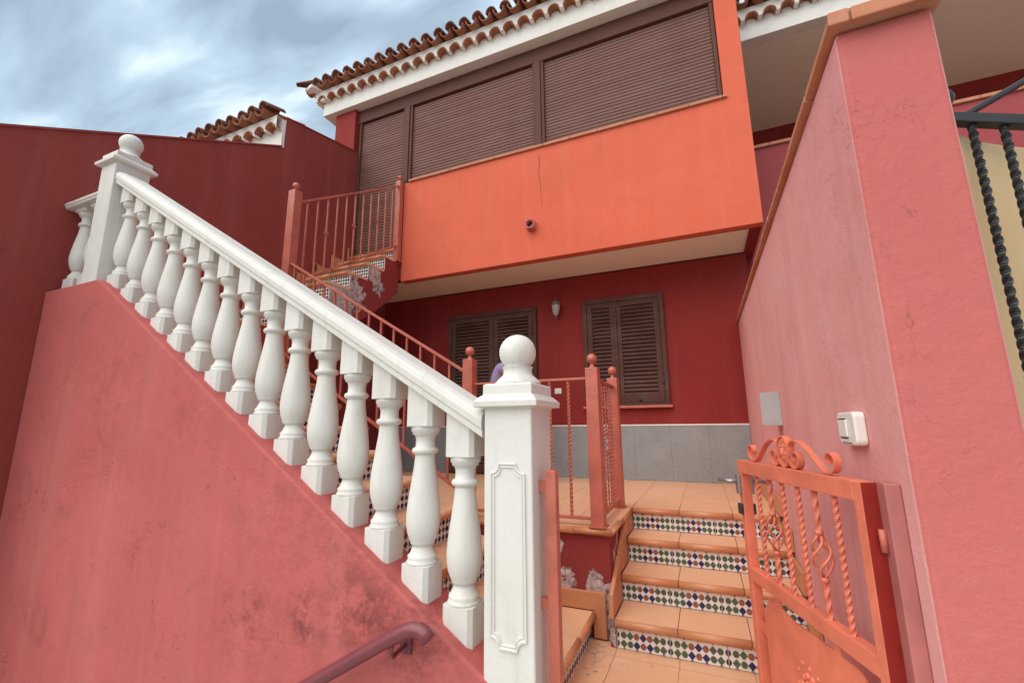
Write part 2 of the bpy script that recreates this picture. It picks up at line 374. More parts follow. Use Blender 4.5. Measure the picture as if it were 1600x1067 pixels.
GBL = paint('blue_glaze', (0.02, 0.022, 0.13), rough=0.2, var=0.3, scale=20)
GR = paint('rust_glaze', (0.33, 0.115, 0.06), rough=0.2, var=0.3, scale=20)
GK = paint('black_glaze', (0.016, 0.017, 0.026), rough=0.2, var=0.3, scale=20)
STONE = stucco('grey_stone', (0.30, 0.305, 0.30), (0.26, 0.265, 0.265), (0.22, 0.225, 0.22), rough=0.55, gs=0.12, ts=0.1, big=4.5, dirt=0.5)
ASPH = stucco('pale_ground', (0.30, 0.28, 0.25), (0.27, 0.25, 0.22), (0.24, 0.22, 0.2))
PAVE = stucco('pavement_concrete', (0.52, 0.49, 0.44), (0.48, 0.45, 0.40), (0.45, 0.42, 0.38))
BURLAP = None
def burlap():
    m, N, L, P = newmat('burlap')
    v = N.new('ShaderNodeTexCoord').outputs['Object']
    wv = N.new('ShaderNodeTexWave'); wv.bands_direction = 'X'; wv.inputs['Scale'].default_value = 120; wv.inputs['Distortion'].default_value = 1.2; L.new(v, wv.inputs[0])
    w2 = N.new('ShaderNodeTexWave'); w2.bands_direction = 'Z'; w2.inputs['Scale'].default_value = 120; w2.inputs['Distortion'].default_value = 1.2; L.new(v, w2.inputs[0])
    k = math_(N, L, 'ADD', wv.outputs['Fac'], w2.outputs['Fac'])
    c = mixc(N, L, rng(N, L, k, 0.2, 1.8), (0.66, 0.45, 0.24), (0.80, 0.61, 0.36))
    c = mixc(N, L, rng(N, L, noise(N, L, v, 12, 6, 0.7), 0.45, 0.7, 0, 0.5), c, (0.66, 0.49, 0.27))
    L.new(c, P.inputs['Base Color']); L.new(bump(N, L, noise(N, L, v, 60, 5), 0.2, 0.003), P.inputs['Normal']); P.inputs['Roughness'].default_value = 0.95
    return m
BURLAP = burlap()

# ================================================================== SETTING
HT, FL = -0.615, -1.235          # terrace level, lower landing level (camera height is 0)
struct(obj('ground', MB().box(-400, 400, -400, 400, -4.6, -4.5), ASPH))
struct(obj('street_pavement', MB().box(-0.9, 14, -9, 1.36, FL-3.2, FL-0.005), PAVE))
rp = MB().prism([(-0.9, -2.6), (-0.9, -4.5), (-4.4, -4.5)], 'y', -1.5, 1.52)
struct(obj('sloping_path', rp, PAVE))

# lower landing inside the gate: mortar bed and its tiles
lf = struct(obj('lower_landing', MB().box(-0.585, 0.449, 1.38, 2.9, FL-0.3, FL-0.004).box(-0.9, -0.585, 1.80, 2.868, FL-0.3, FL-0.004), GROUT))
def floor_tiles(parent, xs, ys, z, mat, name='floor_tile', gap=0.0035, th=0.013):
    cache = {}
    for i in range(len(xs)-1):
        for j in range(len(ys)-1):
            wx, wy = round(xs[i+1]-xs[i]-gap, 4), round(ys[j+1]-ys[j]-gap, 4)
            if (wx, wy) not in cache:
                cache[(wx, wy)] = MB().box(-wx/2, wx/2, -wy/2, wy/2, -th, 0).mesh(name); cache[(wx, wy)].materials.append(mat)
            obj(name, cache[(wx, wy)], mat, parent, ((xs[i]+xs[i+1])/2, (ys[j]+ys[j+1])/2, z+random.uniform(-.0008, .0008)))
floor_tiles(lf, [-0.555, -0.22, 0.135, 0.447], [1.385, 1.70, 2.03, 2.36, 2.69, 2.80], FL, TILE)
floor_tiles(lf, [-0.72, -0.555], [1.805, 2.03, 2.36, 2.69, 2.84], FL, TILE)

# terrace
tf = struct(obj('terrace_floor', MB().box(-4.49, -0.6, 3.125, 5.43, HT-0.15, HT-0.004).box(-0.6, 0.449, 3.93, 5.43, HT-0.15, HT-0.004), GROUT))
ys = [3.925, 4.255, 4.585, 4.915, 5.245, 5.425]
floor_tiles(tf, [-4.48, -4.15, -3.82, -3.49, -3.16, -2.83, -2.50, -2.17, -1.84, -1.51, -1.18, -0.85, -0.555, -0.22, 0.135, 0.447], ys, HT, TILE)
floor_tiles(tf, [-4.48, -4.15, -3.82, -3.49, -3.16, -2.83, -2.50, -2.17, -1.84, -1.51, -1.18, -0.85, -0.56], [3.125, 3.525, 3.925], HT, TILE)

# ------------------------------------------------------------------ stairs
def tread_mesh(wd, d, th=0.03, nose=0.045):
    r = nose/2
    pr = [(d, 0), (d, -th), (r+0.012, -th), (r+0.012, -nose), (r, -nose)]
    for i in range(1, 8):
        q = -PI/2 - PI*i/8; pr.append((r+r*math.cos(q), -r+r*math.sin(q)))
    pr.append((r, 0))
    m = MB().prism(pr, 'x', -wd/2, wd/2)
    me = m.mesh('tread_tile')
    me.materials.append(TILE); me.materials.append(NOSE)
    for p in me.polygons:
        c = p.center
        if c.y < r+0.02: p.material_index = 1
        if c.y < r+0.001 and len(p.vertices) == 4: p.use_smooth = True
    return me
def decor_tile(wd, ht, full=True, cols=8, rows=2, dark=False, seed=0):
    """glazed riser tile: a white body with diamond inlays standing a hair proud; front faces -Y"""
    rd = random.Random(seed)
    m = MB().box(-wd/2+.001, wd/2-.001, 0, 0.009, -ht/2, ht/2, 0)
    cw = wd/cols; rh = ht/(rows+0.45)
    def dia(cx, cz, a, b, mi, oct_=False):
        if oct_:
            k = 0.42; P = [(cx-a*k, cz-b), (cx+a*k, cz-b), (cx+a, cz-b*k), (cx+a, cz+b*k), (cx+a*k, cz+b), (cx-a*k, cz+b), (cx-a, cz+b*k), (cx-a, cz-b*k)]
        else: P = [(cx-a, cz), (cx, cz-b), (cx+a, cz), (cx, cz+b)]
        P = [(min(wd/2-.002, max(-wd/2+.002, x)), min(ht/2-.001, max(-ht/2+.001, z))) for x, z in P]
        n = len(P); m.add([(x, -.0006, z) for x, z in P], [tuple(range(n))], mi)
    if not dark:
        top = {1:(1,0), 2:(1,1), 3:(3,0), 4:(2,1), 5:(3,0), 6:(1,1), 7:(1,0)}
        bot = {1:(1,1), 2:(1,0), 3:(2,1), 4:(3,0), 5:(2,1), 6:(1,0), 7:(1,1)}
        for k in range(1, cols if full else cols):
            for rr, tb in ((0, top), (1, bot)):
                kk = k if full else (k if k < 8 else 7)
                mi, bigd = tb[kk if kk in tb else 7]
                x = -wd/2+cw*k; z = ht/2-rh*(0.85+rr)
                g_ = .0218 if bigd else .0162
                g_ *= cw/.0354
                dia(x, z, g_*.92, g_*1.02, mi, not bigd)
        for k in range(1, cols):
            if k % 2 == 0: dia(-wd/2+cw*k, ht/2, cw*.34, rh*.26, 4 if k in (2, 6) else 3)
            else: dia(-wd/2+cw*k, -ht/2, cw*.30, rh*.14, 4)
        for sx in (-1, 1):
            for rr in (0, 1): dia(sx*wd/2, ht/2-rh*(0.85+rr), cw*.34, rh*.34, 4, True)
    else:
        rh = ht/rows
        for k in range(cols):
            for rr in range(rows):
                x = -wd/2+cw*(k+.5); z = ht/2-rh*(rr+.5)
                bigd = (k+rr) % 2 == 0
                mi = 4 if bigd else rd.choice((4, 2, 2, 1))
                if dark == 2: mi = rd.choice((2, 4, 2, 1)) if bigd else rd.choice((4, 1, 1, 3))
                dia(x, z, cw*(.50 if bigd else .36), rh*(.50 if bigd else .36), mi, not bigd)
    me = m.mesh('riser_tile')
    for mm in (GW, GG, GBL, GR, GK): me.materials.append(mm)
    return me

# --- entrance steps, gate to terrace (four risers)
es = thing('entrance_steps', 'short tiled flight with four green, blue and rust patterned risers behind the open gate', 'steps', (-0.06, 2.75, FL))
NY = [3.61, 3.325, 3.04, 2.75]; NZ = [HT, -0.77, -0.925, -1.08]
core = []
sx0, sx1 = -0.588, 0.448
poly = [(3.69, FL-0.014), (3.69, HT-0.032)]
for k in range(4):
    poly += [(NY[k]+0.046, NZ[k]-0.032), (NY[k]+0.046, (NZ[k+1]-0.032) if k < 3 else FL-0.014)]
obj('stair_core', MB().prism([(y, z) for y, z in poly], 'x', sx0, sx1), GROUT, es)
tmesh = {}
joints = [-0.558, -0.22, 0.135, 0.425]
for k in range(4):
    for i in range(3):
        wd = joints[i+1]-joints[i]-0.004; d = 0.315 if k == 0 else 0.33
        key = (round(wd, 3), d)
        if key not in tmesh: tmesh[key] = tread_mesh(wd, d)
        obj('tread_tile', tmesh[key], TILE, es, ((joints[i]+joints[i+1])/2, NY[k], NZ[k]+random.uniform(-.0008, .0008)))
hz = 0.106
rfull = decor_tile(0.2835, hz); rhalf = decor_tile(0.142, hz, False, 4)
for k in range(4):
    off = (0, .004, -.003, .006)[k]
    zc = NZ[k]-0.045-hz/2-0.001
    for i in range(3): obj('riser_tile', rfull, GW, es, (-0.558+off+0.2855*(i+.5), NY[k]+0.035, zc))
    obj('riser_tile', rhalf, GW, es, (-0.558+off+0.2855*3+0.072, NY[k]+0.035, zc))
for k in range(4):            # stepped skirting on both side walls
    y0 = NY[k]+0.004; y1 = NY[k-1]+0.03 if k else 3.66
    z0 = NZ[k]+0.001
    if k == 1:
        obj('skirting', MB().prism([(y0, z0), (y1-.02, z0), (y1-.02, z0+0.112), (y0+0.03, z0+0.112)], 'x', -0.586, -0.562), SKIRT, es, bevel=.003)
    elif k:
        obj('skirting', MB().prism([(y0, z0), (y1, z0), (y1, z0+0.155+0.11), (y1-0.035, z0+0.155+0.11), (y0+0.02, z0+0.12)], 'x', -0.586, -0.562), SKIRT, es, bevel=.003)
    y1r = NY[k-1]+0.02 if k else 5.42
    obj('skirting', MB().box(0.426, 0.4475, y0, y1r, z0, z0+0.125), SKIRT, es, bevel=.003)
obj('skirting', MB().box(0.426, 0.4475, 1.6, NY[3]+0.03, FL+.001, FL+0.125), SKIRT, es, bevel=.003)

# --- retaining wall at the edge of the terrace, with nosing on top
rw = thing('terrace_edge_wall', 'low dark red wall with peeling paint and rounded terracotta edge between the two stairs', 'wall', (-0.6, 2.87, FL))
obj('wall_body', MB().box(-3.3, -0.59, 2.87, 2.892, FL-0.3, HT-0.045).box(-0.612, -0.59, 2.892, 3.64, FL-0.3, HT-0.045), STEPRED, rw)
obj('corner_strip', MB().box(-0.5895, -0.561, 2.784, 2.797, FL-0.02, -1.127), STEPRED, rw)
r_ = 0.022
def nose_run(L0, L1, depth):
    return tread_mesh(L1-L0, depth)
xs = [-3.3, -2.9, -2.55, -2.2, -1.85, -1.5, -1.15, -0.80]
for i in range(len(xs)-1):
    me = tread_mesh(xs[i+1]-xs[i]-0.004, 0.29)
    obj('edge_tile', me, NOSE, rw, ((xs[i]+xs[i+1])/2, 2.83, HT))
# mitred corner: front piece, and side run (facing +X)
def miter(me, fn):
    for v in me.vertices: v.co = fn(v.co)
me = tread_mesh(0.245, 0.29); 
def fm(co):
    c = co.copy()
    if c.x > 0: c.x = 0.1225 - co.y*0.86
    return c
miter(me, fm); obj('edge_tile', me, NOSE, rw, (-0.6775, 2.83, HT))
me = tread_mesh(0.40, 0.20)
def fm2(co):
    c = co.copy()
    if c.x < 0: c.x = -0.20 + co.y*1.16
    return c
miter(me, fm2); obj('edge_tile', me, NOSE, rw, (-0.555, 3.032, HT), rz=PI/2)
obj('edge_tile', tread_mesh(0.37, 0.20), NOSE, rw, (-0.555, 3.42, HT), rz=PI/2)

# --- lower flight of the main stair, climbing to the left
ls = thing('lower_stair_flight', 'tiled stair flight with dark patterned risers climbing behind the white balusters', 'stairs', (-0.7, 2.3, FL))
SX = [-0.68-0.2965*k for k in range(11)]; SZ = [-1.085+0.183*k for k in range(11)]
poly = [(SX[0]-0.046, FL-0.02)]
for k in range(11):
    poly.append((SX[k]-0.046, SZ[k]-0.032))
    poly.append((SX[k+1]-0.046 if k < 10 else -4.49, SZ[k]-0.032))
poly.append((-4.49, FL-0.02))
obj('stair_core', MB().prism(poly, 'y', 1.78, 2.805), STEPRED, ls)
td = tread_mesh(0.350, 0.335); rt_ = [decor_tile(0.2645, 0.136, cols=6, rows=3, dark=1, seed=s) for s in range(3)]
for k in range(11):
    if k < 10:
        for i in range(3): obj('tread_tile', td, TILE, ls, (SX[k], 1.785+0.3525*(i+.5), SZ[k]+random.uniform(-.0008, .0008)), rz=PI/2)
    zc = SZ[k]-0.045-0.068-0.001
    if k == 0:
        me = decor_tile(0.2645, 0.104, cols=6, rows=2, dark=1, seed=9); zc = SZ[0]-0.045-0.053
    for i in range(4): obj('riser_tile', rt_[(i+k) % 3] if k else me, GW, ls, (SX[k]-0.035, 1.782+0.2655*(i+.5), zc), rz=PI/2)
# skirting along the edge wall beside the first step
zb = SZ[0]
obj('skirting', MB().prism([(-0.984, zb+.002), (-0.70, zb+.002), (-0.70, FL+.004), (-0.622, FL+.004), (-0.622, zb+0.105), (-0.984, zb+0.105)], 'y', 2.842, 2.868), SKIRT, ls, bevel=.005)
obj('skirting', MB().box(-1.07, -0.986, 2.843, 2.868, zb+.002, SZ[1]+0.10), SKIRT, ls, bevel=.005)

# --- landing and upper flight, climbing away along the party wall
usf = thing('upper_stair_flight', 'upper stair flight with stepped flaking side rising along the dark red wall', 'stairs', (-4.05, 2.5, SZ[10]))
LZ = SZ[10]
VY = [2.52+0.2915*i for i in range(8)]; VZ = [LZ+0.208*(i+1) for i in range(8)]
UX0, UX1 = -4.49, -3.62
poly = [(VY[0]+0.046, LZ-0.5)]
for i in range(8):
    poly.append((VY[i]+0.046, VZ[i]-0.032))
    if i < 7: poly.append((VY[i+1]+0.046, VZ[i]-0.032))
poly[-1] = (4.59, VZ[6]-0.032) if False else poly[-1]
poly[-1:] = [(4.597, VZ[7]-0.032)]
poly[-2] = (4.597, VZ[6]-0.032)
poly += [(4.5975, 1.76), (4.2, 1.43), (3.3, 0.80), (2.6, 0.3)]
obj('stair_core', MB().prism(poly, 'x', UX0, UX1), STEPRED, usf)
tm = [tread_mesh(0.286, 0.33), tread_mesh(0.286, 0.14)]
rm = [decor_tile(0.217, 0.159, cols=6, rows=4, dark=2, seed=20+s) for s in range(3)]
for i in range(8):
    for j in range(3): obj('tread_tile', tm[1] if i == 7 else tm[0], TILE, usf, (UX0+0.29*(j+.5)+.005, VY[i], VZ[i]))
    for j in range(4): obj('riser_tile', rm[(i+j) % 3], GW, usf, (UX0+0.2185*(j+.5), VY[i]+0.035, VZ[i]-0.045-0.081))
    y1 = VY[i+1]+0.03 if i < 7 else 4.6
    obj('skirting', MB().prism([(VY[i], VZ[i]+.002), (y1, VZ[i]+.002), (y1, VZ[i]+(0.33 if i < 7 else .1)), (y1-0.05, VZ[i]+(0.33 if i < 7 else .1)), (y1-0.05, VZ[i]+0.11), (VY[i], VZ[i]+0.11)], 'x', UX0+0.001, UX0+0.022), SKIRT, usf, bevel=.003)
for x in (-4.34, -4.0): 
    for y in (1.95, 2.28): obj('landing_tile', MB().box(-.165, .165, -.16, .16, -.03, 0), TILE, usf, (x, y, LZ))
for y in (1.95, 2.28): obj('landing_tile', tread_mesh(0.32, 0.18), TILE, usf, (SX[10], y, LZ), rz=PI/2)

# ------------------------------------------------------------------ walls
# party wall on the left: runs away from the street, its top climbs with the stair, a higher piece further back
pw = thing('party_wall', 'tall dark red party wall on the left with its top sloping up behind the white corner post', 'wall', (-4.6, 1.5, -4.5))
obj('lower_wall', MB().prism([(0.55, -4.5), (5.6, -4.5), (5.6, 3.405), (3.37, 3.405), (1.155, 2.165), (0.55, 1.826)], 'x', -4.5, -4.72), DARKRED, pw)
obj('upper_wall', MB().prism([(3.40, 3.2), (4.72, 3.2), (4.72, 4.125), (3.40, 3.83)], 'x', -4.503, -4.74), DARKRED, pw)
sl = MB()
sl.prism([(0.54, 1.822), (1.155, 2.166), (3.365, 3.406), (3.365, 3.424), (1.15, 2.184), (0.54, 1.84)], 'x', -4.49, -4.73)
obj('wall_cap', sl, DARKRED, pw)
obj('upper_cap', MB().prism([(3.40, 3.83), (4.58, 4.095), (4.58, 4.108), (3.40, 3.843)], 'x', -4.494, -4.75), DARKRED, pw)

# sloping pedestal wall that carries the white balustrade
sw = thing('stair_side_wall', 'broad faded rose stucco wall below the white balustrade, stained near the mauve handrail', 'wall', (-2.5, 1.66, -4.5))
def WT(x): return -0.863 + 0.632*(-0.782-x)
sp = [(-4.499, -4.5), (-0.6, -4.5), (-0.6, WT(-0.6)), (-3.74, WT(-3.74)), (-3.80, 1.03), (-4.499, 1.03)]
obj('wall_body', MB().prism(sp, 'y', 1.55, 1.776), ROSE, sw, bevel=.012, seg=3)

# boundary wall on the right with clay coping
bw = thing('boundary_wall', 'thick pink stucco boundary wall with clay coping on the right of the gate', 'wall', (0.56, 3.4, -4.5))
bwm = MB().box(0.45, 0.672, 1.39, 5.43, -4.5, 1.128)
me = bwm.mesh('wall_body'); me.materials.append(PINKW); me.materials.append(PILLAR)
for p in me.polygons:
    if p.normal.y < -0.9: p.material_index = 1
o = obj('wall_body', me, PINKW, bw, bevel=.014, seg=3)
ny = 12; y0 = 1.355; stp = (5.40-y0)/ny
for i in range(ny):
    ya, yb = y0+stp*i, y0+stp*(i+1)-0.006
    dz = random.uniform(-.002, .002)
    cm = MB().prism([(-.134, -.012), (-.134, .010), (-.115, .018), (.115, .018), (.134, .010), (.134, -.012), (.122, -.018), (-.122, -.018)], 'y', -(yb-ya)/2, (yb-ya)/2)
    obj('coping_tile', cm, COPE, bw, (0.561+random.uniform(-.002, .002), (ya+yb)/2, 1.148+dz), bevel=.004)
obj('coping_front', MB().box(0.425, 0.475, 1.345, 1.353, 1.122, 1.166).box(0.48, 0.695, 1.343, 1.353, 1.12, 1.164), COPE, bw, bevel=.006)

# ------------------------------------------------------------------ the house
hs = thing('terraced_house', 'orange and deep red house with brown roller shutters over a balcony and louvred shutters below', 'house', (-2.0, 5.43, HT))
obj('ground_wall', MB().box(-4.499, 0.6, 5.43, 5.65, FL, 1.93), HOUSERED, hs)
obj('balcony_front', MB().prism([(-3.585, 1.92), (0.691, 1.92), (0.691, 4.82), (0.474, 4.82), (0.474, 3.356), (-3.585, 3.356)], 'y', 4.6, 4.70), ORANGE, hs, bevel=.006)
obj('balcony_end_beam', MB().box(0.585, 0.689, 4.70, 5.66, 1.925, 3.9), HOUSERED, hs)
obj('balcony_drip_edge', MB().box(-3.58, 0.585, 4.70, 4.715, 1.922, 2.1), HOUSERED, hs)
obj('balcony_soffit', MB().box(-4.499, 0.584, 4.716, 5.43, 1.945, 2.2), CREAM, hs)
obj('upper_side_wall', MB().box(0.475, 0.689, 4.70, 9.0, 3.9, 4.82).box(0.585, 0.689, 5.66, 9.0, 0, 3.9), HOUSERED, hs)
obj('upper_inner_wall', MB().box(-4.52, 0.474, 4.78, 4.9, 2.2, 4.82), FRAMEB, hs)
obj('corner_pilaster', MB().box(-4.92, -4.525, 4.56, 4.9, 3.6, 4.82), HOUSERED, hs, bevel=.006)
obj('upper_floor_slab', MB().box(-4.499, -3.586, 4.60, 4.78, 1.95, VZ[7]-0.002), HOUSERED, hs)
obj('rear_walls', MB().box(-4.92, -4.7, 4.9, 9, -1, 4.82).box(-4.7, 0.58, 8.8, 9, -1, 4.82), HOUSERED, hs)
# terracotta sill along the balcony front
xx = -3.50
while xx < 0.47:
    x1 = min(xx+0.33, 0.505)
    obj('sill_tile', MB().box(xx+.002, x1-.002, 4.572, 4.74, 3.352+random.uniform(0, .003), 3.384), COPE, hs, bevel=.005)
    xx = x1
# crack and drain spout
ck = MB(); rd = random.Random(3)
pts = [(-1.577, 3.24)]
while pts[-1][1] > 2.62: pts.append((pts[-1][0]+rd.uniform(-.010, .011), pts[-1][1]-rd.uniform(.03, .07)))
for i in range(len(pts)-1):
    wA = 0.005*(1-i/len(pts))+.0015 if i != 1 else .009; wB = 0.005*(1-(i+1)/len(pts))+.0012
    (xa, za), (xb, zb2) = pts[i], pts[i+1]
    ck.add([(xa-wA, 4.5985, za), (xa+wA, 4.5985, za), (xb+wB, 4.5985, zb2), (xb-wB, 4.5985, zb2)], [(0, 1, 2, 3)])
obj('wall_crack', ck, paint('crack_dark_red', (0.36, 0.07, 0.045), rough=0.9), hs)  # flat dark red strip drawn along the crack
dsm = MB(); n = 20
for (ra, rb, ya, yb) in ((0.058, 0.042, 4.515, 4.60),):
    base = len(dsm.v)
    for (r0, y) in ((ra, yb), (ra, ya), (rb, ya), (rb, yb)):
        for k in range(n):
            q = 2*PI*k/n; r9 = r0*(1/max(abs(math.cos(q)), abs(math.sin(q))))**(.75 if r0 > .05 else .15); dsm.v.append((-1.693+r9*math.cos(q), y, 2.343+r9*math.sin(q)))
    for i in range(3):
        for k in range(n):
            k2 = (k+1) % n; dsm.f.append([base+i*n+k, base+i*n+k2, base+(i+1)*n+k2, base+(i+1)*n+k]); dsm.m.append(0); dsm.sm.append(True)
obj('drain_spout', dsm, PILLAR, hs)
dk = MB().prism([(-1.693+0.042*math.cos(2*PI*k/16), 2.343+0.042*math.sin(2*PI*k/16)) for k in range(16)], 'y', 4.570, 4.575)
obj('drain_hole', dk, BLACK, hs)

# roller shutters: box on top, guides, slats one by one
obj('shutter_box', MB().box(-4.522, 0.472, 4.625, 4.75, 4.605, 4.818), FRAMEB, hs, bevel=.004)
def slat_mesh(wd, ph):
    h = ph-0.0035
    pr = [(0.012, -h/2), (0.004, -h/2), (-.001, -h*0.36), (-.0035, -h*.12), (-.0035, h*.12), (-.001, h*0.36), (0.004, h/2), (0.012, h/2)]
    m = MB().prism(pr, 'x', -wd/2, wd/2); me = m.mesh('slat'); me.materials.append(SLAT); return me
def roller(x0, x1, z0, z1, ph=0.0425):
    gw = 0.038
    fr = MB().box(x0, x0+gw, 4.632, 4.70, z0, z1).box(x1-gw, x1, 4.632, 4.70, z0, z1).box(x0+gw, x1-gw, 4.70, 4.72, z0, z1)
    rs = obj('roller_shutter', fr, FRAMEB, hs, bevel=.003)
    n = int((z1-z0-0.01)/ph); ph = (z1-z0-0.008)/n
    me = slat_mesh(x1-x0-2*gw-0.004, ph)
    for i in range(n): obj('slat', me, SLAT, rs, ((x0+x1)/2, 4.668+random.uniform(-.0008, .0008), z0+0.004+ph*(i+.5)))
roller(-1.552, 0.466, 3.386, 4.603)
roller(-3.555, -1.627, 3.386, 4.603)
roller(-4.497, -3.63, VZ[7]+0.003, 4.603)
obj('mullion', MB().box(-1.625, -1.554, 4.615, 4.74, 3.386, 4.604), FRAMEB, hs, bevel=.004)
obj('mullion', MB().box(-3.628, -3.557, 4.615, 4.74, VZ[7], 4.604), FRAMEB, hs, bevel=.004)

# louvred shutters of the ground floor
def louvre_leaf(x0, x1, z0, z1, st=0.065, pitch=0.047, y=5.392):
    fr = MB().box(x0, x0+st, y, y+0.03, z0, z1).box(x1-st, x1, y, y+0.03, z0, z1).box(x0+st, x1-st, y, y+0.03, z0, z0+st*1.35).box(x0+st, x1-st, y, y+0.03, z1-st, z1)
    lf_ = obj('shutter_leaf', fr, LOUVRE, hs, bevel=.004)
    za, zb_ = z0+st*1.35, z1-st; n = int((zb_-za)/pitch); p = (zb_-za)/n
    m = MB().box(-(x1-x0-2*st)/2+.001, (x1-x0-2*st)/2-.001, -.028, .028, -.0035, .0035)
    me = m.mesh('louvre'); me.materials.append(LOUVRE)
    for i in range(n): obj('louvre', me, LOUVRE, lf_, ((x0+x1)/2, y+0.017, za+p*(i+.5)), rot=(R(58), 0, 0))
    return lf_
def opening(x0, x1, z0, z1, xm, bottom=True):
    f = 0.05
    fr = MB().box(x0, x0+f, 5.385, 5.43, z0, z1).box(x1-f, x1, 5.385, 5.43, z0, z1).box(x0+f, x1-f, 5.385, 5.43, z1-f, z1)
    if bottom: fr.box(x0+f, x1-f, 5.385, 5.43, z0, z0+0.03)
    obj('shutter_frame', fr, LOUVRE, hs, bevel=.004)
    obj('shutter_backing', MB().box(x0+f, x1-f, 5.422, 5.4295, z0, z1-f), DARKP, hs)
    b = 0.03 if bottom else 0.005
    a_ = louvre_leaf(x0+f+.003, xm-.003, z0+b+.003, z1-f-.003)
    b_ = louvre_leaf(xm+.003, x1-f-.003, z0+b+.003, z1-f-.003)
    obj('meeting_bead', MB().box(xm-.014, xm+.014, 5.376, 5.391, z0+b, z1-f), LOUVRE, hs, bevel=.004)
    for zz in (z0+0.2*(z1-z0), z1-0.15*(z1-z0)):
        obj('shutter_hinge', MB().tube([(x1-f-.002, 5.38, zz-.035), (x1-f-.002, 5.38, zz+.035)], .009), DARKP, hs)
    return a_, b_
a_, b_ = opening(-1.315, -0.332, 0.235, 1.578, -0.905)
obj('shutter_knob', MB().ball((-0.66, 5.385, 0.30), 0.018, 12, 8), DARKP, hs)
opening(-3.30, -1.95, HT+0.005, 1.578, -2.585, False)
obj('window_sill', MB().box(-1.345, -0.305, 5.36, 5.43, 0.203, 0.234), IRON, hs, bevel=.006)
# grey stone plinth in slabs, with white joint strip on top
xs = [-1.945, -1.56, -1.16, -0.76, -0.36, 0.04, 0.448]
for i in range(len(xs)-1):
    obj('plinth_slab', MB().box(xs[i]+.0008, xs[i+1]-.0008, 5.405+random.uniform(0, .0008), 5.4295, HT+.002, -0.003), STONE, hs)
for (xa, xb) in ((-4.498, -3.9), (-3.898, -3.302)):
    obj('plinth_slab', MB().box(xa, xb, 5.405, 5.4295, HT+.002, -0.003), STONE, hs)
obj('plinth_strip', MB().box(-1.945, 0.449, 5.400, 5.4292, -0.002, 0.014), WHITEW, hs)
obj('plinth_strip', MB().box(-4.498, -3.302, 5.400, 5.4292, -0.002, 0.014), WHITEW, hs)

# eaves: white fascia, two courses of barrel tiles set in white mortar
def barrel(L, r0, r1, th=0.013, seg=7, up=True, mat=None):
    vs = []; fs = []
    for (y, r) in ((0, r0), (L, r1)):
        for rr in (r, r-th):
            for k in range(seg+1):
                q = PI*k/seg; vs.append((rr*math.cos(q), y, rr*math.sin(q)*(1 if up else -1)))
    n = seg+1
    for k in range(seg):
        fs.append((k, k+1, 2*n+k+1, 2*n+k)); fs.append((n+k, 3*n+k, 3*n+k+1, n+k+1))
        fs.append((k, n+k, n+k+1, k+1)); fs.append((2*n+k, 2*n+k+1, 3*n+k+1, 3*n+k))
    fs.append((0, 2*n, 3*n, n)); fs.append((seg, n+seg, 3*n+seg, 2*n+seg))
    m = MB().add(vs, fs); 
    me = m.mesh('roof_tile'); me.materials.append(mat or ROOF)
    for p in me.polygons: p.use_smooth = abs(p.normal.y) < .3
    return me
COVERS = barrel(0.27, 0.074, 0.07, mat=ROOFD); COVERD = barrel(0.62, 0.074, 0.062, mat=ROOFD); CHAN = barrel(0.62, 0.082, 0.095, up=False); CORB = barrel(0.16, 0.076, 0.072)
def arch_mortar(x0, x1, pitch, xc, r, ya, yb, z0, z1):
    """mortar bed with arched mouths: solid between the corbel tiles"""
    m = MB(); xs_ = set([x0, x1]); n0 = int((x0-xc)/pitch)-1; n1 = int((x1-xc)/pitch)+1
    for k in range(n0, n1+1):
        for q in range(0, 9):
            x = xc+pitch*k-r*math.cos(PI*q/8)
            if x0 < x < x1: xs_.add(round(x, 5))
    xs_ = sorted(xs_)
    def low(x):
        d = abs(((x-xc+pitch/2) % pitch)-pitch/2)
        return z0+(math.sqrt(max(0, r*r-d*d)) if d < r-1e-4 else 0)
    for a, b in zip(xs_[:-1], xs_[1:]):
        la, lb = low(a), low(b)
        if abs(((a+b)/2-xc+pitch/2) % pitch-pitch/2) >= r: la = lb = z0
        m.add([(a, ya, la), (b, ya, lb), (b, ya, z1), (a, ya, z1), (a, yb, la), (b, yb, lb), (b, yb, z1), (a, yb, z1)],
              [(0, 1, 2, 3), (0, 4, 5, 1), (3, 2, 6, 7)])
    m.box(x0, x1, yb, yb+0.1, z0, z1)
    return m
